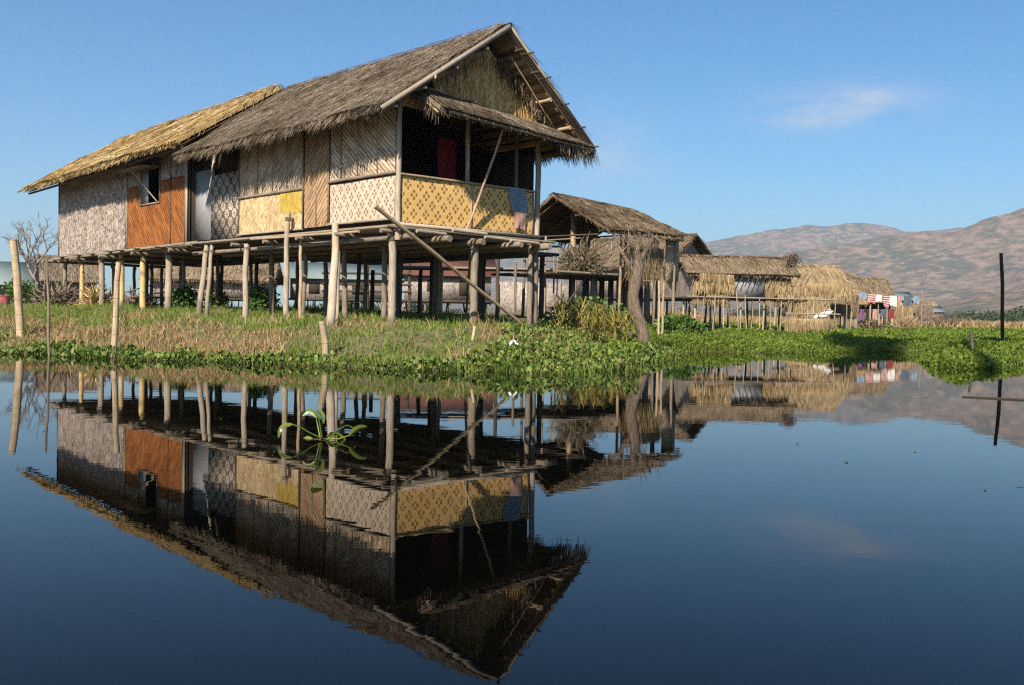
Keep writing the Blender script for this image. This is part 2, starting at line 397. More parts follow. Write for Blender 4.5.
# two thin wisps of cloud, as soft patches round fixed directions in the sky
tc = wt.nodes.new('ShaderNodeTexCoord')
def wmath(op, a, b=0.):
    nd = wt.nodes.new('ShaderNodeMath'); nd.operation = op
    for i, x in enumerate((a, b)):
        if isinstance(x, bpy.types.NodeSocket): wt.links.new(x, nd.inputs[i])
        else: nd.inputs[i].default_value = x
    return nd.outputs[0]
def wdot(v):
    nd = wt.nodes.new('ShaderNodeVectorMath'); nd.operation = 'DOT_PRODUCT'; wt.links.new(tc.outputs['Generated'], nd.inputs[0]); nd.inputs[1].default_value = tuple(v); return nd.outputs['Value']
wn = wt.nodes.new('ShaderNodeTexNoise'); wn.inputs['Scale'].default_value = 14; wn.inputs['Detail'].default_value = 6; wn.inputs['Roughness'].default_value = .6
wm = wt.nodes.new('ShaderNodeMapping'); wm.inputs['Scale'].default_value = (1, 1, 3.2); wt.links.new(tc.outputs['Generated'], wm.inputs[0]); wt.links.new(wm.outputs[0], wn.inputs['Vector'])
tot = None
for (px, py, hw, hh, st) in ((838, 107, .062, .018, .8), (610, 152, .05, .035, .45), (790, 118, .04, .012, .2), (905, 100, .05, .012, .2)):
    d = ray(px, py); d = d/np.linalg.norm(d)
    h = np.cross(d, Zv); h /= np.linalg.norm(h); k = np.cross(h, d)
    a = wmath('DIVIDE', wdot(h), hw); b = wmath('DIVIDE', wdot(k), hh); fr = wmath('GREATER_THAN', wdot(d), .5)
    r2 = wmath('ADD', wmath('MULTIPLY', a, a), wmath('MULTIPLY', b, b))
    g = wmath('MULTIPLY', wmath('MULTIPLY', wmath('POWER', 2.718, wmath('MULTIPLY', r2, -1.)), fr), st)
    tot = g if tot is None else wmath('ADD', tot, g)
nf = wmath('MULTIPLY', wmath('MAXIMUM', wmath('SUBTRACT', wn.outputs['Fac'], .28), 0.), 2.2)
tot = wmath('MINIMUM', wmath('MULTIPLY', tot, nf), 1.)
cm = wt.nodes.new('ShaderNodeMix'); cm.data_type = 'RGBA'; wt.links.new(tot, cm.inputs[0]); hs = wt.nodes.new('ShaderNodeHueSaturation'); hs.inputs['Saturation'].default_value = 1.36; wt.links.new(sky.outputs[0], hs.inputs['Color']); tn = wt.nodes.new('ShaderNodeMix'); tn.data_type = 'RGBA'; tn.blend_type = 'MULTIPLY'; tn.inputs[0].default_value = 1.; tn.inputs[7].default_value = (.73, 1.0, 1.09, 1); wt.links.new(hs.outputs[0], tn.inputs[6]); wt.links.new(tn.outputs[2], cm.inputs[6]); cm.inputs[7].default_value = (6.2, 6.2, 6.6, 1)
wt.links.new(cm.outputs[2], bg.inputs[0]); wt.links.new(bg.outputs[0], wo.inputs[0])
sl = bpy.data.lights.new('sun', 'SUN'); sl.energy = 5.0; sl.angle = math.radians(.55); sl.color = (1, .90, .75)
so = bpy.data.objects.new('sun', sl); COL.objects.link(so); so.rotation_euler = Vector(LD).to_track_quat('-Z', 'Y').to_euler(); so.location = (-20, -30, 40)
cam = bpy.data.cameras.new('camera'); co = bpy.data.objects.new('camera', cam); COL.objects.link(co); sc.camera = co
cam.sensor_width = 36; cam.lens = FOC*36/1024; cam.clip_end = 40000; cam.clip_start = .05
mw = Matrix([list(CM[i])+[EYE[i]] for i in range(3)]+[[0, 0, 0, 1]]); co.matrix_world = mw
sc.view_settings.view_transform = 'Standard'; sc.view_settings.look = 'None'; sc.view_settings.gamma = 1; sc.view_settings.exposure = 1.12
sc.cycles.filter_width = 1.25; sc.cycles.sample_clamp_indirect = 1.; sc.cycles.max_bounces = 8; sc.cycles.volume_bounces = 0; sc.cycles.transparent_max_bounces = 8
try: sc.cycles.use_denoising = False
except Exception: pass

# ---------------------------------------------------------------- ground, water, hills
SHORE = np.array([(-400, 150), (-120, 60), (-40, 31), (-24, 26.5), (-15, 23.2), (-10.8, 21.6), (-7.9, 19.6), (-5.6, 18.3), (-3.2, 16.9), (-1, 16.3), (.3, 16.2), (1.7, 18.0),
                  (2.8, 21.5), (3.6, 25.5), (4.3, 28.3), (5.5, 28.6), (7.9, 29.0), (10.7, 31.4), (12.6, 33.0), (13.2, 31.5), (11.6, 27.5), (10.2, 24.2), (9.6, 22.2), (9.5, 21.0), (10.0, 20.7), (10.9, 21.9), (13.4, 25.6), (22, 36), (60, 70), (400, 150)], float)
LAND = np.vstack([SHORE, [(20000, 150), (20000, 20000), (-20000, 20000), (-20000, 150)]])
def inland(x, y):
    """signed distance to the shore, positive on land"""
    x = np.asarray(x, float); y = np.asarray(y, float); sh = x.shape; x = x.ravel(); y = y.ravel()
    d = np.full(x.shape, 1e9); ins = np.zeros(x.shape, bool)
    n = len(LAND)
    for i in range(n):
        x0, y0 = LAND[i]; x1, y1 = LAND[(i+1) % n]
        if i < len(SHORE)-1:
            dx, dy = x1-x0, y1-y0; t = np.clip(((x-x0)*dx+(y-y0)*dy)/(dx*dx+dy*dy), 0, 1)
            d = np.minimum(d, np.hypot(x-x0-t*dx, y-y0-t*dy))
        c = ((y0 > y) != (y1 > y)) & (x < (x1-x0)*(y-y0)/(y1-y0+1e-12)+x0)
        ins ^= c
    return np.where(ins, d, -d).reshape(sh)
def gz(x, y):
    x = np.asarray(x, float); y = np.asarray(y, float); d = inland(x, y)
    left = .60*ss(-.3, 3.3, d)+.35*ss(3.3, 10.5, d)+.15*ss(11, 26, d)
    right = .16*ss(-.2, 1.2, d)+.30*ss(3, 30, d)+.3*ss(30, 90, d)
    w = ss(-1.2, 1.5, x-(2.6+(y-22)*.19))
    z = left*(1-w)+right*w
    z = z+(fbm(x*1.3, y*1.3, 3)-.5)*.36*ss(.1, 1.6, d)*(1-w*.6)*ss(140, 60, y)
    z = np.where(d < 0, np.maximum(-.7, d*.5), z)
    return np.where((y > 200), z*0+.75, z)
def zg(x, y): return float(gz(np.array([x]), np.array([y]))[0])
def axis(lo, hi, step, outs): return np.concatenate([-np.array(outs[::-1])+lo, np.arange(lo, hi+.01, step), np.array(outs)+hi])
gx = axis(-24, 30, .3, [1, 3, 6, 12, 25, 60, 150, 400, 1200, 4000, 9000]); gy = np.concatenate([[-9000, -3000, -800, -200, -60, -20, 0, 8, 12], np.arange(14, 46, .3), [47, 49, 52, 56, 61, 67, 75, 85, 100, 120, 150, 200, 300, 600, 1500, 4000, 9500]])
X, Y_ = np.meshgrid(gx, gy, indexing='ij'); Zg = gz(X, Y_); Zg = np.where(Y_ < -150, .6, Zg)
def grid_mesh(X, Y, Z):
    nx, ny = X.shape; idx = np.arange(nx*ny).reshape(nx, ny)
    f = np.stack([idx[:-1, :-1], idx[1:, :-1], idx[1:, 1:], idx[:-1, 1:]], -1).reshape(-1, 4)
    m = MB(); m.add(np.stack([X, Y, Z], -1).reshape(-1, 3), f); return m
t = NT('bank_soil'); n1 = t.noise(t.obj, .8, 6, .6); n2 = t.noise(t.obj, 7, 5, .65)
c = t.ramp(n1, [(.35, (.06, .075, .022)), (.5, (.14, .115, .06)), (.65, (.20, .145, .085))]); c = t.mix(1., c, t.ramp(n2, [(.3, .5), (.7, 1.25)]), 'MULTIPLY')
M['soil'] = t.done(c, .95, n2, .8, .04)
tag(grid_mesh(X, Y_, Zg).build('ground', M['soil'], smooth=True), kind='structure')
t = NT('lake_water'); p = t.n('ShaderNodeBsdfPrincipled'); p.inputs['Base Color'].default_value = (.0010, .0012, .0010, 1); p.inputs['Roughness'].default_value = .008; p.inputs['IOR'].default_value = 1.22
ob = t.obj
w1 = t.noise(t.map(ob, (1.2, 4.2, 1), (0, 0, .15)), 1., 3, .5); w2 = t.noise(t.map(ob, (5, 13, 1), (0, 0, -.2)), 1., 2, .5); calm = t.noise(ob, .12, 2)
hgt = t.math('MULTIPLY', t.math('ADD', w1, t.math('MULTIPLY', w2, .16)), t.math('MULTIPLY_ADD', calm, 1.2, .25))
b = t.n('ShaderNodeBump', i_Strength=1., i_Distance=.00055, i_Height=hgt); t.t.links.new(b.outputs[0], p.inputs['Normal']); t.t.links.new(p.outputs[0], t.out.inputs[0]); M['water'] = t.m
m = MB(); m.add([(-400, -220, 0), (400, -220, 0), (400, 151, 0), (-400, 151, 0)], [[0, 1, 2, 3]])
tag(m.build('water', M['water']), kind='structure')

# hills: crest lines read as elevation above the horizon, two ranges
def crest(pts, az, R):
    a = []; z = []
    for px, py in pts:
        d = ray(px, py); a.append(math.atan2(d[0], d[1])); z.append(R*d[2]/math.hypot(d[0], d[1]))
    return np.interp(az, a, z)
az = np.linspace(math.radians(-6), math.radians(60), 420); rr = np.linspace(1100, 7600, 170)
AZ, RR = np.meshgrid(az, rr, indexing='ij')
cA = crest([(300, 316), (420, 262), (470, 251), (520, 247), (570, 246), (640, 245), (705, 240), (740, 234), (775, 228), (800, 225), (826, 224), (850, 221), (880, 223), (905, 229), (960, 228), (1024, 224), (1200, 210), (1600, 240)], az, 6000)
cB = crest([(500, 312), (600, 290), (680, 272), (720, 262), (760, 252), (800, 248), (840, 243), (875, 236), (905, 233), (930, 229), (955, 229), (975, 222), (1000, 213), (1024, 206), (1100, 182), (1250, 165), (1600, 190)], az, 3900)
cC = crest([(760, 322), (850, 305), (900, 296), (950, 286), (1024, 262), (1150, 235), (1400, 230)], az, 2500)
def bump(t, w): return np.exp(-np.abs(t/w)**1.6)
rid = 1-np.abs(2*fbm(AZ*13+RR/2600, RR/900, 5, 5)-1)
fine = fbm(AZ*26, RR/190, 9, 5)
H = cA[:, None]*bump(RR-6000, 1150)+0
H = np.maximum(H, cB[:, None]*bump(RR-3900, 850)); H = np.maximum(H, cC[:, None]*bump(RR-2500, 620))
nearcrest = np.minimum(np.abs(RR-6000)/500, np.minimum(np.abs(RR-3900)/400, 1))
H = H*(1-.40*rid*np.clip(nearcrest, .05, 1))+(fine-.5)*H*.13
H = H*ss(1150, 1700, RR)
t = NT('hillside'); a_ = t.noise(t.map(t.obj, (1, .3, .6), (0, 0, .25)), .0045, 8, .62); b_ = t.noise(t.map(t.obj, (1, 1, 2.5)), .022, 8, .7)
c = t.ramp(b_, [(.36, (.092, .062, .040)), (.5, (.16, .106, .068)), (.64, (.25, .170, .108))])
g_ = t.step(t.math('ADD', t.math('MULTIPLY', a_, .55), t.math('MULTIPLY', b_, .5)), .565, .49)
c = t.mix(t.math('MULTIPLY', g_, .68), c, t.ramp(t.noise(t.obj, .05, 6, .7), [(.35, (.03, .042, .022)), (.7, (.085, .09, .05))]))
M['hill'] = t.done(c, 1., b_, .6, 14., spec=.05)
tag(grid_mesh(RR*np.sin(AZ), RR*np.cos(AZ), H-2).build('hills', M['hill'], smooth=True), kind='structure')

# ---------------------------------------------------------------- thatch
def unit(v): return v/np.linalg.norm(v, axis=-1, keepdims=True)
def thatch(E0, E1, R1, R0, th, n, blen=(.3, .65), bw=(.012, .026), fringe=90, fl=(.12, .4), verge=60, uneven=.05, lift=.07, seed=0, droop=.55, ends=(True, True), ridge=True):
    """slab of thatch from eave E0-E1 up to ridge R0-R1; blades laid down the slope; returns mesh builder"""
    E0, E1, R1, R0 = (np.asarray(q, float) for q in (E0, E1, R1, R0))
    r = np.random.default_rng(seed+5)
    ax = unit(E1-E0+R1-R0); up = unit((R0+R1-E0-E1)); N = np.cross(ax, up)
    if N[2] < 0: N = -N
    def P(s, t): return (E0*(1-s)+E1*s)*(1-t)+(R0*(1-s)+R1*s)*t
    m = MB(); Lx = np.linalg.norm(E1-E0); Ly = np.linalg.norm(R0-E0); nu, nv = max(4, int(Lx/.35)), max(3, int(Ly/.3))
    top = lambda s, t: P(s, t)+N*(th+uneven*2*(fbm(A(s*Lx*.9), A(t*Ly*.9), seed)[0]-.5))-Zv*.05*math.sin(PI*s)*0
    m.grid(top, nu, nv); m.grid(lambda s, t: P(1-s, t), nu, nv)
    for a, b in ((P(0, 0), P(1, 0)), (P(1, 0), P(1, 1)), (P(1, 1), P(0, 1)), (P(0, 1), P(0, 0))):
        m.add([a, b, b+N*th, a+N*th], [[0, 1, 2, 3]])
    s = r.random(n); t_ = r.random(n)**1.0
    sh = np.array([N*0 for _ in range(1)])
    base = (E0*(1-s)[:, None]+E1*s[:, None])*(1-t_)[:, None]+(R0*(1-s)[:, None]+R1*s[:, None])*t_[:, None]
    hh = th+uneven*2*(fbm(s*Lx*.9, t_*Ly*.9, seed)-.5)
    # courses: blades sit in overlapping rows
    base = base+N*(hh+.012+.02*r.random(n))[:, None]
    D = unit(-up+ax*(r.normal(0, .25, n))[:, None]+N*(lift*(r.random(n)-.35))[:, None])
    Sd = unit(ax+N*r.normal(0, .3, n)[:, None])
    m.blades(base, D, Sd, np.minimum(r.uniform(*blen, n), t_*Ly+.10), r.uniform(*bw, n))
    k = int(fringe*Lx)
    if k:
        s = r.random(k); base = E0*(1-s)[:, None]+E1*s[:, None]+N*(th*r.random(k))[:, None]+up*.05
        D = unit(-up+A(0, 0, -1)*(droop+r.normal(0, .25, k))[:, None]+ax*r.normal(0, .22, k)[:, None])
        m.blades(base, D, unit(ax+N*r.normal(0, .4, k)[:, None]), r.uniform(*fl, k)*(.25+1.5*fbm(s*Lx*1.3, s*0, seed+2, 3)), r.uniform(*bw, k), bend=A(0, 0, -1)*r.uniform(0, .5, k)[:, None])
    for e, (a, b, sg) in enumerate(((E0, R0, -1), (E1, R1, 1))):
        k = int(verge*Ly)
        if not k or not ends[e]: continue
        t_ = r.random(k); base = a*(1-t_)[:, None]+b*t_[:, None]+N*(th*r.random(k))[:, None]-ax*sg*.05
        D = unit(-up*r.uniform(.3, 1.2, k)[:, None]+ax*sg*r.uniform(.1, .7, k)[:, None]+A(0, 0, -1)*r.uniform(0, .35, k)[:, None])
        m.blades(base, D, unit(up+N*r.normal(0, .4, k)[:, None]), r.uniform(.1, .32, k), r.uniform(*bw, k))
    if ridge:
        k = int(70*np.linalg.norm(R1-R0)); s = r.random(k)
        base = R0*(1-s)[:, None]+R1*s[:, None]+Zv*(th*1.2)+N*.03
        D = unit(-up+ax*r.normal(0, .4, k)[:, None]+N*r.uniform(-.1, .3, k)[:, None])
        m.blades(base, D, unit(ax+N*r.normal(0, .3, k)[:, None]), r.uniform(.2, .5, k), r.uniform(*bw, k))
    return m
def hang(P0, P1, n, L=(.2, .5), w=(.012, .03), spread=.08, lean=.2, seed=0):
    """straw hanging from a line"""
    r = np.random.default_rng(seed+77); m = MB(); P0 = np.asarray(P0); P1 = np.asarray(P1); s = r.random(n)
    ax = unit(P1-P0); nn = unit(np.cross(ax, Zv))
    base = P0*(1-s)[:, None]+P1*s[:, None]+nn*(r.normal(0, spread, n))[:, None]+Zv*r.normal(0, spread*.5, n)[:, None]
    D = unit(A(0, 0, -1)+ax*r.normal(0, lean, n)[:, None]+nn*r.normal(0, lean, n)[:, None])
    m.blades(base, D, unit(ax+nn*r.normal(0, .6, n)[:, None]), r.uniform(*L, n), r.uniform(*w, n), bend=A(0, 0, -.4)+r.normal(0, .2, (n, 3)))
    return m
def straw_panel(p, a, b, nrm, n, th=.06, seed=0, L=(.2, .5), w=(.015, .035)):
    """a mat of loose straw over a wall area; a along, b up, nrm outwards"""
    m = MB(); m.box(p, a, b, nrm*th); r = np.random.default_rng(seed+31)
    s = r.random(n); t_ = r.random(n)
    base = p+a*s[:, None]+b*t_[:, None]+nrm*(th+.005+.03*r.random(n))[:, None]
    ua = unit(a); ub = unit(b)
    D = unit(-ub+ua*r.normal(0, .13, n)[:, None]+nrm*r.normal(.04, .1, n)[:, None])
    m.blades(base, D, unit(ua+nrm*r.normal(0, .3, n)[:, None]), r.uniform(*L, n), r.uniform(*w, n))
    return m

# ================================================================ the main house
HL = C0*A(1, 1, 0)+Zv*zg(C0[0], C0[1])
house = thing('stilt_house', 'big stilt house with grey brown thatch and yellow patterned railing under a thatch awning', 'house', HL)
def P_(name, mat, mb, par=None, label=None, smooth=False): return mb.build(name, M[mat], par or house, label, smooth)
def bulge(mb, p, a, b, n_, amp=.032):                               # the mat itself, sagging a little off its backing
    la, lb = np.linalg.norm(a), np.linalg.norm(b); sd = int(abs(p[0]*31+p[1]*17)) % 200
    def fn(s, t): return p+a*(1-s)+b*t+n_*(amp*math.sin(PI*s)**.5*math.sin(PI*t)**.5*float(fbm(A(s*la*1.3), A(t*lb*1.3), sd, 3)[0]))
    mb.grid(fn, max(3, int(la/.16)), max(3, int(lb/.16)), (la, lb))
def panel(mb, b0, b1, z0, z1, o=0., th=.025, dz0=0., dz1=0.):      # on the side wall
    mb.box(W(-o-th, b0, z0), V*(b1-b0)+Zv*dz0, Zv*(z1-z0), U*th); bulge(mb, W(-o-th-.004, b0, z0), V*(b1-b0), Zv*(z1-z0), -U)
def fpanel(mb, a0, a1, z0, z1, o=0., th=.025):
    mb.box(W(a0, -o-th, z0), U*(a1-a0), Zv*(z1-z0), V*th); bulge(mb, W(a1, -o-th-.004, z0), U*(a0-a1), Zv*(z1-z0), -V)
WD, LN = 4.12, 7.44
# floor and beams
m = MB(); m.box(W(-.05, .0, 2.84), U*(WD+.1), V*(10.6), Zv*.07); P_('floor', 'darkwood', m)
for b in (.12, 1.9, 3.7, 5.5, 7.3):
    m = MB(); m.pole(W(-.32-random.random()*.15, b, 2.74), W(WD+.35, b, 2.74), .055, .05); P_('floor_beam', 'wood', m)
for a in (.05, 1.0, 2.05, 3.1, 4.05):
    m = MB(); m.pole(W(a, -.45-random.random()*.3, 2.62), W(a, 10.5, 2.62), .075, .06); P_('floor_beam', 'wood', m)
m = MB(); m.pole(W(-.16, -.3, 2.84), W(-.16, 10.3, 2.90), .036, .036, wob=.04); P_('edge_pole', 'wood', m)
m = MB(); m.pole(W(-.22, 1.2, 2.78), W(-.25, 6.3, 2.84), .03, .034, wob=.05); P_('edge_pole', 'bamboo', m)
m = MB(); m.box(W(WD+.06, 1.5, 2.60), U*2.3, V*9, Zv*.08); P_('rear_platform', 'darkwood', m)
for b in (2.0, 4.5, 7.0, 9.6):
    m = MB(); p = W(WD+2.2, b, 0); m.pole((p[0], p[1], zg(p[0], p[1])-.2), W(WD+2.2, b, 2.6), .08, .07); P_('stilt', 'darkwood', m)
m = MB(); m.box(W(WD+2.25, 3.0, 2.68), V*7.3, Zv*1.3, U*.03); P_('rear_room_wall', 'shade_black', m)
m = MB(); m.box(W(-.1, -.14, 2.86), U*(WD+.2), V*.10, Zv*.07); P_('front_sill', 'pale', m)
m = MB(); m.pole(W(-.5, -.28, 2.80), W(WD+.5, -.22, 2.78), .036, .03); P_('edge_pole', 'wood', m)
for a, z, l, r in ((.55, 2.74, .5, .06), (1.55, 2.83, .7, .06), (2.5, 2.74, .5, .055), (3.3, 2.72, .6, .055)):
    m = MB(); m.pole(W(a-.35, -.42, z), W(a+l, -.36, z-.01), r*.72, r*.68); P_('log_end', 'pale', m)
m = MB(); m.box(W(3.7, -.35, 2.66), U*1.0, V*.22, Zv*.05); P_('plank', 'wood', m)
# side wall mats
side = [('lower_mat', 'low_cream', 4.02, 7.42, 3.02, 3.97), ('upper_mat', 'up_grey', 4.02, 7.42, 4.05, 5.62), ('door_mat', 'door', 2.82, 3.96, 3.02, 5.62), ('lower_mat', 'low_flower', .1, 2.76, 3.04, 3.98), ('upper_mat', 'up_pale', .1, 2.76, 4.07, 5.62)]
for nm, mt, b0, b1, z0, z1 in side:
    m = MB(); panel(m, b0, b1, z0, z1); P_(nm, mt, m)
m = MB(); panel(m, 4.06, 5.15, 3.42, 3.97, .027, .012); P_('yellow_patch', 'yellow', m)
for b, z0, z1, mt, w_ in ((4.8, 4.08, 5.6, 'pale', .035), (5.55, 4.08, 5.6, 'pale', .035), (6.35, 4.08, 5.6, 'wood', .035), (.75, 4.1, 5.6, 'pale', .035), (1.55, 4.1, 5.6, 'pale', .035), (2.25, 4.1, 5.6, 'wood', .035), (3.36, 3.05, 5.6, 'pale', .03), (2.79, 3.0, 5.62, 'wood', .05), (3.99, 3.0, 5.62, 'wood', .05), (7.42, 2.95, 5.4, 'wood', .06)):
    m = MB(); m.box(W(-.052, b, z0), V*w_, Zv*(z1-z0), U*.025); P_('batten', mt, m)
for b0, b1, z, r in ((0, 2.8, 4.03, .04), (4.0, 7.44, 4.01, .045), (0, 2.8, 3.02, .035), (4.0, 7.44, 3.0, .03)):
    m = MB(); m.pole(W(-.05, b0, z), W(-.05, b1, z+.02), r, r); P_('rail', 'wood' if z > 3.5 else 'pale', m)
# corner and inner posts
for a, b, z0, z1, r, mt in ((-.02, -.03, 2.55, 5.75, .065, 'pale'), (WD+.02, -.02, 2.5, 5.2, .075, 'pale'), (2.05, .14, 2.9, 6.6, .06, 'bamboo'), (3.75, .3, 2.9, 5.6, .05, 'wood'), (WD, LN, 2.9, 5.3, .06, 'wood'), (0.08, LN, 2.9, 5.4, .06, 'wood'), (2.05, LN, 2.9, 7.2, .06, 'wood')):
    m = MB(); m.pole(W(a, b, z0), W(a+.02, b, z1), r, r*.9); P_('corner_post', mt, m)
# front railing
m = MB(); fpanel(m, .06, WD-.06, 2.95, 3.96); P_('front_railing', 'rail', m)
m = MB(); m.pole(W(0, -.05, 3.99), W(WD, -.05, 4.0), .03, .03); P_('handrail', 'bamboo', m)
m = MB(); m.box(W(2.03, -.055, 2.95), U*.04, Zv*1.02, V*.03); P_('batten', 'pale', m)
m = MB(); m.box(W(3.98, -.055, 2.95), U*.05, Zv*1.02, V*.03); P_('batten', 'pale', m)
# far side, rear and inside walls
m = MB(); m.box(W(WD, .1, 2.93), V*(LN-.1), Zv*2.2, U*.025); P_('side_wall', 'shade_black', m)
m = MB(); m.prism([W(0.05, LN-.03, 2.93), W(WD, LN-.03, 2.93), W(WD, LN-.03, 5.6), W(2.1, LN-.03, 7.2), W(.05, LN-.03, 5.5)], V*.025); P_('rear_wall', 'shade_black', m)
m = MB(); m.box(W(.05, 2.6, 2.93), U*(WD-.1), V*.02, Zv*2.5); P_('backing_partition', 'shade_black', m)
m = MB(); m.box(W(.02, .1, 2.93), V*(LN-.2), Zv*2.65, -U*.012); P_('inner_lining', 'shade_black', m)
# gable
m = MB(); m.prism([W(.0, .02, 5.5), W(WD, .02, 5.4), W(WD, .02, 5.85), W(2.5, .02, 7.30), W(.0, .02, 5.62)], V*.03); P_('gable', 'gable', m)
n = 420; r_ = np.random.default_rng(5); ga = r_.random(n)*WD; gzt = np.interp(ga, [0, 2.5, WD], [5.6, 7.25, 5.8]); gz_ = np.maximum(5.98-.1*ga, gzt-(gzt-5.6)*r_.random(n))
m = MB(); m.blades(W(0, 0, 0)+U*ga[:, None]-V*(.01+.03*r_.random(n))[:, None]+Zv*gz_[:, None], unit(-Zv+U*r_.normal(0, .15, n)[:, None]-V*r_.normal(.03, .08, n)[:, None]), unit(U+V*r_.normal(0, .3, n)[:, None]), r_.uniform(.15, .5, n), r_.uniform(.012, .03, n)); P_('gable_straw', 'gablestraw', m)
# roof
RZ = 7.50
El0, El1 = W(-.86, -.66, 5.20), W(-1.02, 9.25, 5.2); Er0, Er1 = W(5.08, -1.0, 5.06), W(5.05, 9.2, 5.2); R0, R1 = W(2.52, -.74, RZ), W(2.08, 8.4, RZ-.06)
roof = P_('roof', 'thatch', thatch(El0, El1, R1, R0, .14, 36000, seed=1, fringe=210, fl=(.09, .32), uneven=.10, blen=(.12, .36), bw=(.008, .020), ends=(False, True)), label='grey brown thatched roof')
P_('roof_slope', 'thatch', thatch(Er0, Er1, R1, R0, .12, 3000, seed=2, fringe=190, fl=(.15, .55), ends=(False, True)), roof)
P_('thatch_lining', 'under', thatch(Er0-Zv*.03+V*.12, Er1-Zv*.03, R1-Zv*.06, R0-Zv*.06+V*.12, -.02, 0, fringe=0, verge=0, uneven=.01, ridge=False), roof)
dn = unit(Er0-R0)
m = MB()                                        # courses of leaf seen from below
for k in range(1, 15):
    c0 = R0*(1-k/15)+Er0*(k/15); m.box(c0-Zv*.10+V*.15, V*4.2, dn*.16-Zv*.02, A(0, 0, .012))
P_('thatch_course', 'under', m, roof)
for k, r in ((.12, .035), (.30, .03), (.52, .05), (.76, .05), (.93, .035)):
    c0 = R0*(1-k)+Er0*k
    m = MB(); m.pole(c0-Zv*.12-V*(.12 if r < .04 else -.12), c0-Zv*.12+V*9.0, r, r); P_('purlin', 'darkwood' if r < .045 else 'bamboo', m, roof)
for k in (.2, .45, .7, .92):
    c0 = R0*(1-k)+El0*k
    m = MB(); m.pole(c0-Zv*.1-V*.04, c0-Zv*.1+V*9.0, .035, .035); P_('purlin', 'wood', m, roof)
for k in (.18, .38, .6, .8, .97):
    c0 = R0*(1-k)+Er0*k; m = MB(); m.pole(c0-Zv*.03-V*.22+U*.06, c0-Zv*.03+V*.3, .02, .018); P_('lath_end', 'darkwood', m, roof)
for b in (.0, 2.4, 4.8, 7.2):
    Rb = R0+(R1-R0)*((b+.74)/9.14)-Zv*.17
    for E_, R_ in ((W(4.95, b, 5.06), Rb), (W(-.85, b, 5.06), Rb)):
        m = MB(); m.pole(E_, R_, .04, .035); P_('rafter', 'darkwood', m, roof)
m = MB(); m.pole(W(2.8, -.5, 6.95), W(4.5, -.3, 5.5), .02, .02); P_('cross_lath', 'bamboo', m, roof)
def plank(p0, p1, w, th):
    d = unit(p1-p0); n_ = V; q = np.cross(n_, d); mb = MB(); mb.box(p0-q*w/2-V*th, p1-p0, q*w, V*th); return mb
nl = unit(np.cross(V, R0-El0)); nl = nl if nl[2] > 0 else -nl
P_('bargeboard', 'pale', plank(El0-V*.04+nl*.03-unit(R0-El0)*.1, R0-V*.04+nl*.06, .11, .03))
nr = unit(np.cross(V, R0-Er0)); nr = nr if nr[2] > 0 else -nr
P_('bargeboard', 'wood', plank(R0-V*.03+nr*.03, Er0-V*.05+nr*.0, .06, .03))
# loose straw inside the right verge of the gable
m = hang(W(2.75, -.12, 7.0), W(4.5, -.25, 5.65), 380, (.15, .5), spread=.07, lean=.55, seed=4); P_('loose_straw', 'thatch2', m)
m = hang(W(.5, -.06, 5.95), W(2.3, -.06, 7.0), 50, (.15, .5), spread=.03, lean=.15, seed=5); P_('loose_straw', 'thatch2', m)
m = MB(); m.pole(W(.35, -.75, 6.05), W(1.0, .1, 6.05), .06, .05); P_('tie_beam', 'pale', m)
# awning over the opening
A0, A1 = W(.28, -1.05, 5.28), W(5.02, -1.08, 5.02); B0, B1 = W(.32, -.04, 5.90), W(4.6, -.04, 5.52)
aw = P_('awning', 'thatch', thatch(A0, A1, B1, B0, .09, 6500, seed=6, fringe=100, fl=(.06, .2), verge=110, blen=(.25, .5), uneven=.05, ridge=False, ends=(True, False)))
m = MB(); m.pole(A0+U*.25-V*.03, A1-V*.03+U*.05, .035, .03, wob=.02); P_('awning_pole', 'pale', m, aw)
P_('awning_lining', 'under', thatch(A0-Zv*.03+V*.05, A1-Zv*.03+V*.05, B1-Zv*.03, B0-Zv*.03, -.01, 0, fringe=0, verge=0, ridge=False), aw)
m = hang(A0+V*.05, B0, 130, (.1, .4), spread=.04, lean=.3, seed=8); P_('awning_fringe', 'thatch', m, aw)
m = hang(W(3.9, -1.0, 5.1), W(5.05, -1.05, 5.05), 170, (.15, .38), spread=.03, lean=.2, seed=9); P_('awning_fringe', 'thatch', m, aw)
for k in range(7):
    q = A0*(1-k/6)+A1*k/6; q2 = B0*(1-k/6)+B1*k/6
    m = MB(); m.pole(q-Zv*.05+V*.03, q2-Zv*.05, .022, .02); P_('awning_rafter', 'bamboo', m, aw)
for k in (.35, .7):
    m = MB(); m.pole(A0*(1-k)+B0*k-Zv*.03, A1*(1-k)+B1*k-Zv*.03, .02, .02); P_('awning_rafter', 'bamboo', m, aw)
m = MB(); m.pole(F(467, 229, .10), F(504, 126, .75), .03, .028); P_('awning_prop', 'bamboo', m)
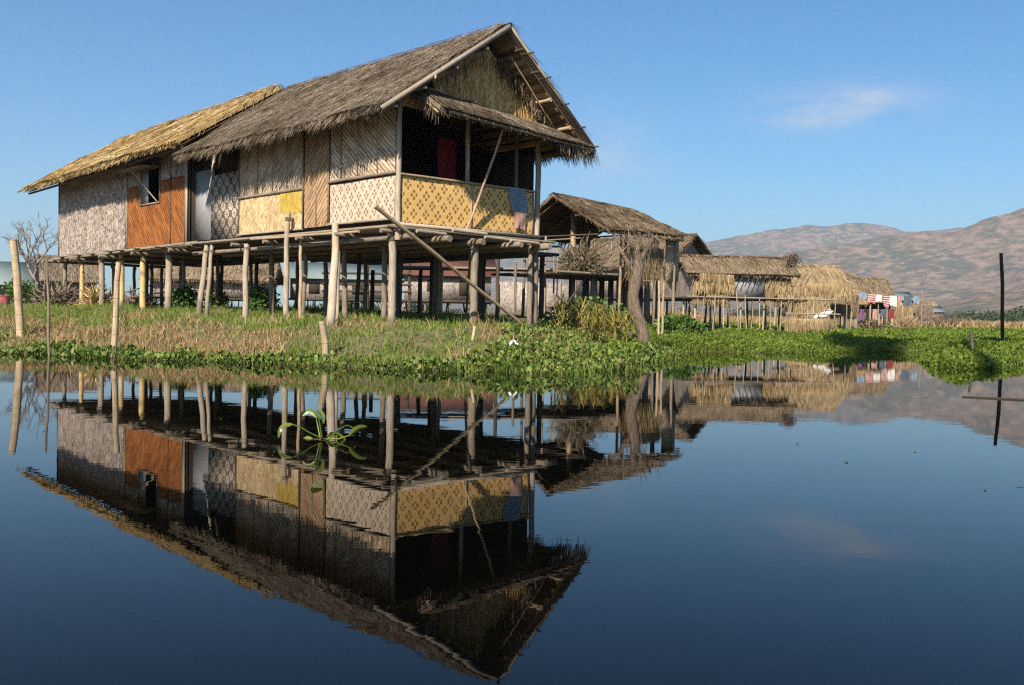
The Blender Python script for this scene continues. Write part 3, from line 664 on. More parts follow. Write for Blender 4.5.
# stilts
def stilts(par, lst, ztop):
    for (x, y, zt, r, mt, dx, dy) in lst:
        r *= .86
        z0 = zg(x+dx, y+dy)-.25
        m = MB(); m.pole((x+dx, y+dy, z0), (x, y, zt), r, r*.88, n=9, wob=.025); so_ = m.build('stilt', M[mt], par)
        if mt != 'darkwood' and r > .05:
            m = MB(); an = np.linspace(0, 8*PI, 40); zz = zt-.16-random.random()*.1; m.tube([(x+dx*.08+math.cos(q)*(r*.93+.008), y+dy*.08+math.sin(q)*(r*.93+.008), zz+q*.0035) for q in an], .009, 4); m.build('lashing', M['rope'], so_)
L_ = []
def st_px(px, o, mt, r, ztop=2.75, lean=(0, 0)):
    p = S(px, 250, o); L_.append((p[0], p[1], ztop, r, mt, lean[0], lean[1]))
st_px(247, .08, 'pale', .095); st_px(288, .22, 'pale', .085, 3.42); st_px(301, .0, 'bamboo', .055); st_px(391, .02, 'pale', .11, 2.7)
st_px(337, -.1, 'pale', .055)
for a, b, mt, r in ((2.1, -.08, 'wood', .115), (2.28, .1, 'gold', .06), (3.98, -.05, 'wood', .085), (4.16, .05, 'wood', .10)):
    p = W(a, b, 0); L_.append((p[0], p[1], 2.72, r, mt, 0, 0))
for b in (1.95, 3.75, 5.6, 7.4):
    for a in (1.05, 2.6, 4.1):
        p = W(a+random.uniform(-.1, .1), b, 0); L_.append((p[0], p[1], 2.72, random.uniform(.07, .1), random.choice(['wood', 'darkwood', 'wood']), random.uniform(-.1, .1), 0))
stilts(house, L_, 2.72)
q0 = at(327, 342, 20.6); m = MB(); m.pole((q0[0], q0[1], zg(q0[0], q0[1])-.3), S(335, 226, .22)+Zv*.02, .10, .08, n=9, wob=.03); P_('leaning_stilt', 'pale', m)
# clothes
def cloth(name, p, a, b, mat, label, cat, group=None, wave=.04, nu=10, nv=12, seed=0, par=None):
    m = MB(); n_ = unit(np.cross(a, b)); r = random.Random(seed); f1, f2 = r.uniform(5, 9), r.uniform(2, 5)
    la, lb = np.linalg.norm(a), np.linalg.norm(b)
    def fn(s, t): return p+a*(s+.04*math.sin(5*t+f1)*t)+b*t*(1+.06*math.sin(3*s+f2))+n_*wave*(math.sin(f1*s+f2*t)*t**.5+.5*math.sin(2.3*f1*s+1)*t)
    m.grid(fn, nu, nv, (la, lb))
    m.grid(lambda s, t: fn(1-s, t)+n_*.008, nu, nv, (la, lb))
    return one(name, m, mat, label, cat, group, smooth=True)
CL = {k: cloth_mat('cloth_'+k, *c) for k, c in {'red': ((.16, .010, .012),), 'blue': ((.16, .20, .27), (.26, .31, .38), 5.), 'white': ((.60, .58, .54),), 'crimson': ((.27, .04, .05), (.52, .42, .40), 2.2), 'pink': ((.40, .235, .20),), 'slate': ((.08, .10, .13),), 'sky': ((.20, .26, .32),), 'purple': ((.15, .07, .17),), 'maroon': ((.20, .03, .035),), 'cream': ((.62, .55, .42),), 'dark': ((.03, .025, .025),)}.items()}
cloth('hanging_shirt', W(1.5, .55, 5.05), U*.55, A(0, 0, -.95), CL['red'], 'dark red cloth hanging in the dim opening above the yellow railing', 'cloth', seed=1, wave=.05)
cloth('hung_towel', W(3.15, -.09, 4.03), U*.55, A(0, 0, -.62)+U*.12, CL['blue'], 'grey blue striped towel draped over the yellow railing', 'towel', seed=2, wave=.03)
cloth('hung_towel', W(3.35, -.115, 3.45), U*.36, A(0, 0, -.42), CL['pink'], 'small faded pink cloth below the striped towel on the railing', 'cloth', seed=3, wave=.02)

# ================================================================ the rear house on the left
lh = thing('stilt_house', 'long stilt house with golden new thatch and an orange woven wall panel', 'house', W(0, 16, 0)*A(1, 1, 0)+Zv*zg(*W(0, 16, 0)[:2]))
def Q_(name, mat, mb, par=None, label=None, smooth=False): return mb.build(name, M[mat], par or lh, label, smooth)
m = MB(); m.box(W(-.1, 10.65, 2.80), U*5.9, V*11.9, Zv*.07); Q_('floor', 'darkwood', m)
for b in (10.9, 13.8, 16.7, 19.6, 22.3):
    m = MB(); m.pole(W(-.55, b, 2.72), W(4.3, b, 2.72), .06, .06); Q_('floor_beam', 'wood', m)
for b in (11.5, 13.0, 14.4, 15.5, 17.6, 19.0, 20.8):
    m = MB(); m.box(W(-.5-random.random()*.3, b, 2.84), U*.5, V*random.uniform(.25, .5), Zv*.04); Q_('ledge_board', 'wood', m)
for o, z, r in ((.3, 2.79, .05), (.12, 2.86, .05), (.5, 2.80, .035)):
    m = MB(); m.pole(W(-o, 9.9, z+.06), W(-o, 22.6 if o < .4 else 16, z), r, r, wob=.04); Q_('edge_pole', 'wood', m)
def qp(nm, mt, b0, b1, z0, z1, o=0., th=.025):
    m = MB(); panel(m, b0, b1, z0, z1, o, th); return Q_(nm, mt, m)
qp('wall_mat', 'grey_mat', 15.62, 22.5, 2.9, 5.9)
m = MB()
for b0, b1, z0, z1 in ((10.95, 12.85, 2.98, 4.98), (12.85, 14.35, 2.98, 4.34), (14.35, 15.5, 2.98, 4.98)): panel(m, b0, b1, z0, z1)
Q_('orange_mat', 'orange', m, label='orange brown woven panel round the window')
m = MB()
for b0, b1, z0, z1 in ((10.95, 12.85, 5.0, 5.95), (12.85, 14.35, 5.44, 5.95), (14.35, 15.5, 5.0, 5.95)): panel(m, b0, b1, z0, z1)
Q_('upper_mat', 'grey_mat', m)
for b, w_, mt in ((15.5, .13, 'pale'), (10.78, .17, 'pale'), (11.95, .05, 'darkwood'), (22.45, .06, 'wood')):
    m = MB(); m.box(W(-.055, b, 2.9), V*w_, Zv*2.95, U*.03); Q_('batten', mt, m)
wf = MB()
for b0, z0, db, dz in ((12.8, 4.3, 1.6, .05), (12.8, 4.3, .05, 1.15), (14.33, 4.3, .05, 1.15), (12.8, 5.42, 1.6, .05)): wf.box(W(-.06, b0, z0), V*db, Zv*dz, U*.035)
win = Q_('window', 'wood', wf)
m = MB(); m.box(W(-.02, 13.75, 4.36), V*.58, Zv*1.04, -U*.02+V*.05); Q_('shutter', 'greydoor', m, win)
m = MB(); m.box(W(-.05, 12.75, 5.44), V*2.2, -U*.62-Zv*.05, Zv*.035); Q_('window_hood', 'wood', m, win)
m = MB(); m.pole(W(-.08, 12.95, 4.36), W(-.55, 13.9, 5.40), .02, .018); Q_('hood_prop', 'bamboo', m, win)
m = MB(); m.box(W(.05, 10.65, 2.9), U*4, Zv*2.8, V*.03); m.box(W(.05, 22.45, 2.9), U*4, Zv*2.8, V*.03); m.box(W(4.1, 10.65, 2.9), V*11.8, Zv*2.8, U*.03); Q_('far_wall', 'shade_black', m)
m = MB(); m.box(W(.02, 10.7, 2.9), V*2.1, Zv*3, -U*.012); m.box(W(.02, 14.4, 2.9), V*8, Zv*3, -U*.012); Q_('inner_lining', 'shade_black', m)
m = MB(); m.box(W(1.4, 10.8, 2.9), V*11.4, Zv*3.4, U*.03); Q_('backing_partition', 'shade_black', m)  # added behind the window to block the bright sky beyond
# passage between the houses
m = MB(); m.box(W(.22, 9.55, 3.02), V*1.35+U*-.02, Zv*2.05-V*.1, -U*.04); Q_('grey_door', 'greydoor', m, label='pale grey boarded door')
for b, w_ in ((9.40, .13), (10.93, .1)):
    m = MB(); m.box(W(.18, b, 2.95), V*w_, Zv*2.5, -U*.05); Q_('door_post', 'pale', m)
m = MB(); m.box(W(.09, 7.47, 2.98), V*1.92, Zv*1.85, -U*.025); Q_('rosette_mat', 'rosette', m)
m = MB(); m.box(W(.35, 7.47, 4.7), V*3.2, Zv*1.1, -U*.025); m.box(W(.6, 7.5, 2.93), V*3.1, Zv*2.6, -U*.02); Q_('passage_wall', 'shade_black', m)
LR0, LR1 = W(1.95, 8.8, 7.55), W(1.95, 21.6, 7.45); LE0, LE1 = W(-1.05, 9.2, 5.60), W(-.95, 23.6, 5.46); LF0, LF1 = W(4.6, 9.6, 5.65), W(4.6, 23.5, 5.6)
lr = Q_('roof', 'straw', thatch(LE0, LE1, LR1, LR0, .14, 20000, seed=11, blen=(.15, .5), fringe=150, fl=(.06, .2), bw=(.018, .04), uneven=.09, verge=60), label='golden new straw roof')
Q_('roof_slope', 'straw', thatch(LF0, LF1, LR1, LR0, .12, 2500, seed=12, fringe=50), lr)
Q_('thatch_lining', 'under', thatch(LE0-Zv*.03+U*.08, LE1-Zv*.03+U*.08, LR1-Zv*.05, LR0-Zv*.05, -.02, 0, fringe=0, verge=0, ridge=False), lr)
m = MB(); m.pole(LE0-Zv*.08+U*.15, LE1-Zv*.08+U*.15, .045, .04); Q_('purlin', 'darkwood', m, lr)
m = MB(); m.pole(LE1-Zv*.03-U*.2+V*.3, LR1-Zv*.03, .03, .03); Q_('purlin', 'wood', m, lr)
L_ = []
for px, mt, r in ((66, 'wood', .10), (81, 'gold', .10), (101, 'pale', .12), (121, 'gold', .10), (144, 'gold', .12), (168, 'pale', .13)): st_px(px, .12, mt, r, 2.76)
for pt, pb, r in ((207, 198, .10), (212, 206, .07)):
    p = S(pt, 247, .1); q0 = at(pb, 305, p[1]-.5); L_.append((p[0], p[1], 2.8, r, 'pale', q0[0]-p[0], q0[1]-p[1]))
for b in (11.5, 14.5, 17.5, 20.5, 22.2):
    for a in (1.4, 2.8, 4.0):
        p = W(a, b+random.uniform(-.3, .3), 0); L_.append((p[0], p[1], 2.75, .08, random.choice(['wood', 'darkwood']), 0, 0))
stilts(lh, L_, 2.75)

# ================================================================ poles, stakes
def stake(name, p0, p1, r, mat, label, cat='pole', group=None, wob=.02, r1=None):
    m = MB(); m.pole(p0, p1, r, r1, n=8, wob=wob); return one(name, m, M[mat], label, cat, group, origin=p0)
def wp(px, py): return atz(px, py, 0.)
b = wp(21, 347); stake('mooring_pole', b-Zv*.5, at(13, 240, b[1]), .10, 'bamboo', 'thick pale pole standing in the water at the far left of the bank', group='poles in the lake')
b = wp(50, 356); stake('mooring_pole', b-Zv*.5, at(47, 258, b[1]), .028, 'wood', 'thin grey pole rising from floating leaves beside the thick pale pole', group='poles in the lake')
b = wp(113, 357); stake('mooring_pole', b-Zv*.5, at(119, 262, b[1]), .065, 'bamboo', 'leaning pale pole in front of the golden roofed house', group='poles in the lake')
b = wp(105, 350); stake('short_stake', b-Zv*.4, at(106, 334, b[1]), .05, 'bamboo', 'short cut stake among the leaves beside the leaning pale pole', 'stake')
b = wp(323, 364); stake('broken_stump', b-Zv*.4, at(322, 321, b[1]), .075, 'bamboo', 'broken grey stump at the water edge under the big house', 'stump', wob=.03, r1=.06)
b = A(-.78, 18.6, 0); stake('short_stake', A(b[0], b[1], zg(b[0], b[1])-.2), at(475, 326, 18.6), .035, 'bamboo', 'short slanted stake on the grassy bank below the front of the big house', 'stake')
b = wp(973, 362); stake('mooring_pole', b-Zv*.5, at(971, 331, b[1]), .04, 'bamboo', 'short pale pole in the green clump by the far right shore', group='poles in the lake')
b = at(1003, 327, 37.8); b[2] = zg(b[0], b[1])-.3; stake('tall_post', b, at(1001, 253, 37.8), .075, 'shade_black', 'tall black post standing alone in the meadow at the right', 'post', r1=.065)
m = MB(); m.pole(F(375, 206, .9), A(*W(3.75, -.5, 0)[:2], zg(*W(3.75, -.5, 0)[:2])-.05), .045, .04, wob=.03)
one('leaning_pole', m, M['bamboo'], 'long bamboo pole leaning diagonally across the front stilts of the big house', 'pole')
m = MB(); m.pole(W(2.3, .25, 2.6), A(*W(4.1, 2.6, 0)[:2], 1.0), .035, .03); one('leaning_pole', m, M['wood'], 'thin dark pole leaning under the floor of the big house', 'pole')
m = MB(); q = wp(962, 397); q2 = wp(1040, 401); m.pole(q+Zv*.004, q2+Zv*.006, .012, .016, wob=.02); one('floating_stick', m, M['shade_black'], 'long dark stick floating on the water at the right edge', 'stick')

# ================================================================ bank plants (nobody could count them)
def scatter(n, x0, x1, y0, y1, fn, seed):
    r = np.random.default_rng(seed); x = r.uniform(x0, x1, n); y = r.uniform(y0, y1, n); d = inland(x, y)
    k = r.random(n) < fn(x, y, d); return x[k], y[k], d[k], r
def grass_mesh(x, y, z, r, L, w, lean=.35):
    n = len(x); m = MB(); an = r.uniform(0, 2*PI, n); Sd = np.stack([np.cos(an), np.sin(an), 0*an], 1)
    D = unit(np.stack([r.normal(0, lean, n), r.normal(0, lean, n), np.ones(n)], 1))
    bend = np.stack([r.normal(0, .55, n), r.normal(0, .55, n), -.35*r.random(n)], 1)
    m.blades(np.stack([x, y, z-.02], 1), D, Sd, L, w, .15, bend); return m
def drymask(x, y): return ss(.42, .55, fbm(x*.55+3, y*.55, 21, 4))
# green grass on the bank
x, y, d, r = scatter(240000, -26, 5.5, 15.5, 36, lambda x, y, d: (d > -.05)*(.95*(1-.85*drymask(x, y)*ss(5.0, 3.2, d)))*ss(40, 26, y)*(1-.85*ss(7.5, 10, d)*ss(-2, -8, -x+y*.0-6))*(x < 3+(y-22)*.2), 41)
z = gz(x, y); n = len(x); clump = fbm(x*1.8, y*1.8, 31, 3)
tag(grass_mesh(x, y, z, r, (.05+.30*clump**2)*r.uniform(.6, 1.4, n), r.uniform(.010, .022, n)).build('grass', M['grass']), 'short green grass covering the bank under the houses', 'grass', kind='stuff')
x, y, d, r = scatter(150000, -26, 3.5, 15.5, 26, lambda x, y, d: (d > -.1)*(d < 6)*(.05+.95*drymask(x, y))*ss(5.2, 3.0, d)*.7*(1-.75*ss(-1.8, -.2, x)), 42)
z = gz(x, y); n = len(x)
tag(grass_mesh(x, y, z, r, (.06+.42*fbm(x*1.6, y*1.6, 33, 3)**1.6)*r.uniform(.6, 1.4, n), r.uniform(.010, .022, n), .5).build('dry_grass', M['dry']), 'dry brown grass on the face of the bank', 'grass', kind='stuff')
# water hyacinth fringe
def leaf_field(x, y, z, r, hgt, L, flat=.6):
    """round leaves on short stalks"""
    n = len(x); m = MB(); an = r.uniform(0, 2*PI, n); tilt = r.uniform(.1, 1.25, n)
    D = np.stack([np.cos(an)*np.sin(tilt), np.sin(an)*np.sin(tilt), np.cos(tilt)], 1)
    Sd = unit(np.cross(D, np.stack([-np.sin(an)*.0+r.normal(0, .3, n), r.normal(0, .3, n), np.ones(n)], 1)))
    base = np.stack([x, y, z+hgt], 1); L = np.broadcast_to(L, (n,))
    m.leaves(base, D, Sd, L, L*r.uniform(.7, .95, n), cup=.2)
    st = np.stack([x+r.normal(0, .04, n), y+r.normal(0, .04, n), z-.02], 1); dd = base-st; ln = np.linalg.norm(dd, axis=1)
    m.blades(st, dd/ln[:, None], Sd, ln, .012, .8); return m
def hya(x, y, d):
    w = np.interp(x, [-26, -12, -9, -7, -5, -3, -1.2, 0, 1.2, 2.6, 4], [1.5, 1.5, 1.3, 1.1, .4, .3, .45, .5, .7, .6, .5])     # reach into the water
    i = np.interp(x, [-26, -9, -6, -3, -1.2, 0, 1.5, 3, 4], [.6, .5, .3, .3, 1.0, 2.6, 4.5, 5., 4])
    e = (fbm(x*1.1, y*1.1, 51, 3)-.5)*1.5
    gap = np.where(x < -1.5, ss(.35, .5, fbm(x*1.0, y*.8, 55, 3)), 1)
    return ((d > -w+e*.8) & (d < i+e))*gap
x, y, d, r = scatter(150000, -24, 5, 14, 30, lambda x, y, d: hya(x, y, d)*np.where(d < .4, .8, .5), 43)
z = np.maximum(gz(x, y), 0); n = len(x); hh = (.03+.34*fbm(x*1.4, y*1.4, 57, 3)**2)*r.uniform(.3, 1.2, n)*np.interp(x, [-20, -5, -2, 1, 4], [.9, .6, .7, 1.3, 1.2])
tag(leaf_field(x, y, z, r, hh, r.uniform(.035, .10, n)*np.interp(fbm(x*.9, y*.9, 71, 3), [.3, .7], [.7, 1.25])).build('water_hyacinth', M['hya']), 'water hyacinth leaves floating along the foot of the bank', 'plants', kind='stuff')
# green meadow of floating plants on the right
def mead_w(x, y, d): return (d > -.15)*(x > 2.2+(y-22)*.19)
r = np.random.default_rng(44); n = 420000
y = 1/(r.uniform(1/100, 1/18, n)); x = y*r.uniform(.08, .78, n); d = inland(x, y); k = mead_w(x, y, d) > 0
x, y, d = x[k], y[k], d[k]; z = gz(x, y); n = len(x); sc_ = np.clip(y/34, .6, 2.6)
hh = (.02+.42*fbm(x*.9, y*.5, 61, 4)**2)*r.uniform(.2, 1.3, n)+.15*fbm(x*2.2, y*2.2, 63, 3)**2*np.exp(-((x-10.6)**2/2.4+(y-23.5)**2/9))*r.uniform(0, 2., n)
tag(leaf_field(x, y, z, r, hh, r.uniform(.035, .09, n)*np.clip(y/40, .75, 2.4)*np.where(y < 26, r.choice([.8, 1.1, 1.6], n), r.choice([.8, 1., 1.5], n))).build('meadow', M['mead']), 'lush green leafy meadow at the right shore', 'plants', kind='stuff')
n = 60000; y = 1/(r.uniform(1/420, 1/92, n)); x = y*r.uniform(.12, .8, n); z = gz(x, y)
tag(grass_mesh(x, y, z, r, r.uniform(.5, 1.25, n), r.uniform(.08, .22, n)*np.clip(y/150, .6, 3), .25).build('dry_field', M['dry']), 'tall dry yellow grass far across the meadow', 'grass', kind='stuff')
# far belt of trees at the foot of the hills
m = MB(); n = 0
for k in range(150):
    a = random.uniform(.38, .75) if k < 110 else random.uniform(-.2, .4); R = random.uniform(330, 720); cx, cy = R*a, R; hgt = random.uniform(3, 8.5); wd = hgt*random.uniform(.7, 1.2)
    q = 260; u_ = r.normal(0, 1, (q, 3)); u_ = u_/np.linalg.norm(u_, axis=1)[:, None]*r.random(q)[:, None]**.4
    pt = A(cx, cy, .75+hgt*.55)+u_*A(wd, wd, hgt*.5); ax_ = unit(r.normal(0, 1, (q, 3))); bx_ = unit(np.cross(ax_, r.normal(0, 1, (q, 3))))
    m.leaves(pt, ax_, bx_, hgt*.16, hgt*.14)
tag(m.build('treeline', M['far_tree']), 'dark green belt of trees at the foot of the hills', 'trees', kind='stuff')
# haze
t = NT('haze'); vol = t.n('ShaderNodeVolumePrincipled'); vol.inputs['Color'].default_value = (.66, .82, 1, 1); vol.inputs['Density'].default_value = 1.3e-4; vol.inputs['Anisotropy'].default_value = .2
t.t.links.new(vol.outputs[0], t.out.inputs['Volume'])
m = MB(); m.box(A(-10500, -9500, -4), A(21000, 0, 0), A(0, 20000, 0), A(0, 0, 760)); hz = m.build('haze', t.m); tag(hz, kind='stuff'); hz['label'] = 'thin pale haze over the valley'
# ================================================================ village behind
def xy(px, py, Y): p = at(px, py, Y); return p*A(1, 1, 0)
def hz_(px, py, Y): return at(px, py, Y)[2]
def hut(label, c, e, L, Wd, zf, ze, zr, roof='thatch2', walls=('white_mat', 'white_mat'), over=.5, oe=.5, nb=1500, rows=5, group=None, cat='house', name='stilt_house', fr=40, front=None, ridge_at=.5, stilt_r=.06, th=.10, windows=()):
    e = unit(A(*e, 0)); q = A(-e[1], e[0], 0)
    t = thing(name, label, cat, c*A(1, 1, 0)+Zv*zg(c[0], c[1]), group)
    w = lambda s, k, z: c*A(1, 1, 0)+e*s+q*k+Zv*z
    B = lambda nm, mt, m, par=None: m.build(nm, M[mt], par or t)
    m = MB(); m.box(w(-.15, -.15, zf-.12), e*(L+.3), q*(Wd+.3), Zv*.12); B('floor', 'darkwood', m)
    zr_ = zr-.12
    if front is None: front = ((0, 1, walls[0]),)
    for a, b, mt in front:
        if mt in ('straw', 'strawmat'): m = straw_panel(w(a*L, 0, zf-.2), e*(b-a)*L, Zv*(ze-zf+.15), -q, int(420*(b-a)*L), seed=int(a*50)+3); B('straw_panel', mt, m)
        else: m = MB(); m.box(w(a*L, 0, zf), e*((b-a)*L-.02), q*.03, Zv*(ze-zf)); B('wall', mt, m)
    m = MB(); m.box(w(0, Wd-.03, zf), e*L, q*.03, Zv*(ze-zf)); B('wall', walls[0], m)
    for s in (0, L-.03):
        m = MB(); m.prism([w(s, .035, zf), w(s, Wd-.035, zf), w(s, Wd-.035, ze), w(s, Wd*ridge_at, zr_), w(s, .035, ze)], e*.03); B('end_wall', walls[1], m)
    for s0, z0, ds, dz in windows:
        m = MB(); m.box(w(s0, -.03, z0), e*ds, q*.025, Zv*dz); B('window', 'shade_black', m)
    sl0 = (zr-ze)/(Wd*ridge_at); sl1 = (zr-ze)/(Wd*(1-ridge_at))
    E0, E1 = w(-oe, -over, ze-over*sl0), w(L+oe, -over, ze-over*sl0); G0, G1 = w(-oe, Wd+over, ze-over*sl1), w(L+oe, Wd+over, ze-over*sl1)
    r0, r1 = w(-oe*.9, Wd*ridge_at, zr), w(L+oe*.9, Wd*ridge_at, zr)
    if roof in ('tin', 'red_tin'):
        for a, b in ((E0, E1), (G0, G1)):
            m = MB(); m.box(a, b-a, r0-a, Zv*.04) if a is E0 else m.box(a, b-a, r0-a, Zv*.04); B('roof', roof, m)
    else:
        rf = B('roof', roof, thatch(E0, E1, r1, r0, th, nb, seed=int(c[0]*7) % 97, fringe=fr, fl=(.05, .18), bw=(.03, .06), blen=(.3, .7), verge=30, uneven=.06))
        B('roof_slope', roof, thatch(G0, G1, r1, r0, th, nb//2, seed=int(c[0]*5) % 89, fringe=fr//2, bw=(.03, .06), verge=30), rf)
    n = max(2, int(L/1.1)+1); R_ = random.Random(int(abs(c[0])*100))
    for k in (0.05, Wd*.5, Wd-.05):
        for i in range(n):
            p = w(L*i/(n-1)+R_.uniform(-.15, .15), k, 0); m = MB()
            m.pole((p[0]+R_.uniform(-.12, .12), p[1], zg(p[0], p[1])-.2), (p[0], p[1], zf-.1), stilt_r*R_.uniform(.7, 1.2), None, n=6); B('stilt', R_.choice(['wood', 'pale', 'bamboo', 'darkwood']), m)
    return t, w, e, q
# open shed in the middle
SE = unit(A(.742, .671, 0)); SQ = A(-SE[1], SE[0], 0); SC = A(1.39, 34, 0)
def s_(a, k, z): return SC+SE*a+SQ*k+Zv*z
shed = thing('open_shed', 'open thatched shed on posts with a ragged brown roof behind the dead tree', 'shed', A(*s_(2, 0, 0)[:2], zg(*s_(2, 0, 0)[:2])))
def B_(nm, mt, m, par=None): return m.build(nm, M[mt], par or shed)
rf = B_('roof', 'thatch2', thatch(s_(0, -2.55, 3.72), s_(4.0, -2.5, 3.86), s_(3.9, 0, 4.88), s_(-.1, 0, 5.08), .10, 11000, seed=21, blen=(.15, .4), fringe=90, fl=(.1, .4), bw=(.018, .04), verge=90, uneven=.08))
B_('roof_slope', 'thatch2', thatch(s_(.1, 2.5, 3.8), s_(4.1, 2.5, 3.85), s_(3.9, 0, 4.88), s_(-.1, 0, 5.08), .10, 2500, seed=22, fringe=60, bw=(.02, .045)), rf)
for k, z in ((-2.3, 3.78), (-1.2, 4.35), (1.2, 4.36), (2.3, 3.84)):
    m = MB(); m.pole(s_(-.2, k, z), s_(4.2, k, z-.05), .04, .035); B_('purlin', 'darkwood', m, rf)
for a in (.15, 1.4, 2.7, 3.8):
    for k in (-2.4, 2.4):
        m = MB(); m.pole(s_(a, k, 3.72), s_(a, 0, 4.98-.05*a), .035, .03); B_('rafter', 'wood', m, rf)
m = MB(); m.pole(s_(-.25, -2.3, 3.66), s_(-.2, 2.6, 3.75), .03, .03); B_('cross_beam', 'darkwood', m)
m = MB(); m.pole(s_(.9, -2.3, 3.7), s_(.9, 2.4, 3.7), .03, .03); B_('cross_beam', 'wood', m)
for a, k, z1, r, mt in ((.9, 0, 4.9, .12, 'bamboo'), (2.2, .6, 4.6, .06, 'wood'), (3.1, 1.5, 4.3, .07, 'wood'), (.6, 2.2, 3.8, .06, 'wood'), (1.1, -2.05, 3.75, .055, 'bamboo'), (2.9, -2.05, 3.8, .055, 'wood'), (3.9, -2.1, 3.8, .06, 'wood'), (3.8, 2.0, 3.9, .06, 'wood'), (3.7, 0, 4.7, .07, 'wood'), (3.3, -1.8, 3.9, .07, 'darkwood')):
    p = s_(a, k, 0); m = MB(); m.pole((p[0], p[1], zg(p[0], p[1])-.2), s_(a+.05, k, z1), r, r*.85); B_('post', mt, m)
m = MB(); m.box(s_(-1.2, -1.7, 2.36), SE*5.4, SQ*3.6, Zv*.07); B_('platform', 'darkwood', m)
m = MB(); m.pole(s_(-1.6, -1.75, 2.40), s_(4.3, -1.78, 2.42), .05, .045); B_('edge_pole', 'wood', m)
B_('straw_wall', 'strawmat', straw_panel(s_(1.3, -2.08, 2.35), SE*2.0, Zv*1.05, -SQ, 700, seed=4))
m = MB(); m.box(s_(3.45, -2.12, 2.3), SE*.72, SQ*.03, Zv*1.5); B_('woven_panel', 'up_grey', m)
for i in range(9):
    a = .2+i*.42; p = s_(a, -1.3+random.random()*.5, 0); m = MB(); m.box(A(p[0], p[1], zg(p[0], p[1])-.1), SE*random.uniform(.2, .34), SQ*.03, Zv*(2.36-zg(p[0], p[1])+.05)); B_('lower_plank', random.choice(['darkwood', 'wood', 'shade_black']), m)
m = MB(); m.pole(A(*s_(-1.3, -1.5, 0)[:2], .9), s_(.0, -1.6, 2.35), .04, .04); B_('brace', 'darkwood', m)
for (x0, y0, x1, y1, Y, r) in ((541, 240, 600, 238, 36.2, .014), (536, 260, 560, 262, 33, .02)):
    m = MB(); m.pole(at(x0, y0, Y), at(x1, y1, Y+.4), r, r); B_('tie_pole', 'wood', m)
# brush heap on the platform
def twigs(c, rad, n, L, w, seed, up=.5):
    r = np.random.default_rng(seed); u_ = r.normal(0, 1, (n, 3)); u_ = unit(u_)*(r.random(n)**.5)[:, None]; u_[:, 2] = np.abs(u_[:, 2])
    P = c+u_*rad; D = unit(u_+r.normal(0, .6, (n, 3))+A(0, 0, up)); Sd = unit(np.cross(D, r.normal(0, 1, (n, 3)))); m = MB()
    m.blades(P, D, Sd, r.uniform(*L, n), r.uniform(*w, n), .3, r.normal(0, .4, (n, 3))); return m, r
m, r = twigs(s_(.15, -1.15, 2.43), A(.72, .6, .85), 560, (.25, .7), (.015, .04), 31)
bh = thing('brush_heap', 'heap of dry brown branches stacked on the open shed platform', 'brush', s_(.35, -1.15, 2.43)); m.build('branches', M['twig'], bh)
m = MB(); n = 800; u_ = unit(r.normal(0, 1, (n, 3)))*(r.random(n)**.4)[:, None]; u_[:, 2] = np.abs(u_[:, 2]); Pp = s_(.1, -1.15, 2.45)+u_*A(.8, .7, .9); Dd = unit(u_+r.normal(0, .7, (n, 3))); m.leaves(Pp, Dd, unit(np.cross(Dd, r.normal(0, 1, (n, 3)))), r.uniform(.08, .2, n), r.uniform(.03, .07, n)); m.build('dry_leaves', M['brushgreen'], bh)
# walkway joining the house and the shed
wk = thing('bamboo_walkway', 'raised bamboo walkway on thin posts running from the big house to the open shed', 'walkway', A(-1, 33, zg(-1, 33)))
w0, w1 = at(412, 268, 33), at(600, 271, 34.5); wd = unit((w1-w0)*A(1, 1, 0)); wq = A(-wd[1], wd[0], 0)
m = MB(); m.box(w0, w1-w0, wq*1.0, Zv*.06); m.build('deck', M['darkwood'], wk)
for k in (-.05, 1.02):
    m = MB(); m.pole(w0+wq*k+Zv*.02-wd*.4, w1+wq*k+Zv*.02, .05, .045); m.build('deck_pole', M['wood'], wk)
m = MB(); m.pole(at(500, 247, 33), at(580, 262, 34), .02, .02); m.build('handrail', M['wood'], wk)
for px, yt, r_, mt in ((372, 270, .08, 'darkwood'), (441, 270, .07, 'bamboo'), (497, 240, .07, 'darkwood'), (545, 236, .045, 'pale'), (553, 250, .035, 'pale'), (557, 248, .025, 'pale'), (420, 270, .08, 'darkwood'), (515, 262, .05, 'wood'), (570, 270, .06, 'darkwood')):
    p = xy(px, 300, 33.3); m = MB(); m.pole((p[0], p[1], zg(p[0], p[1])-.2), at(px+1, yt, 33.3), r_, r_*.85); m.build('post', M[mt], wk)
# tree with a dead crown in front of the shed
tb = at(643, 343, 25.6); tb[2] = zg(tb[0], tb[1])
tr = thing('dead_tree', 'thick dead tree trunk hung with dry vines beside the open shed', 'tree', tb)
def tp(px, py, Y=25.6): return at(px, py, Y)
m = MB(); m.tube([tb-Zv*.3, tp(643, 335), tp(640, 322), tp(634, 308), tp(633, 295), tp(636, 280), tp(639, 266), tp(637, 250), tp(641, 238)], [.22, .17, .15, .175, .145, .155, .12, .085, .05], 14); m.build('trunk', M['bark'], tr, smooth=True)
m = MB(); m.tube([tp(636, 275), tp(625, 258), tp(618, 245, 25.9)], [.09, .06, .03], 8); m.tube([tp(638, 262), tp(650, 246), tp(656, 236, 25.3)], [.09, .06, .03], 8); m.build('limb', M['bark'], tr)
m, _ = twigs(tp(638, 250), A(.55, .6, .4), 80, (.2, .5), (.008, .022), 45, .2); m.build('twigs', M['twig'], tr)
m = hang(tp(612, 241), tp(664, 239), 90, (.12, .5), (.006, .016), .34, .5, seed=41); m.build('dry_vines', M['twig'], tr)
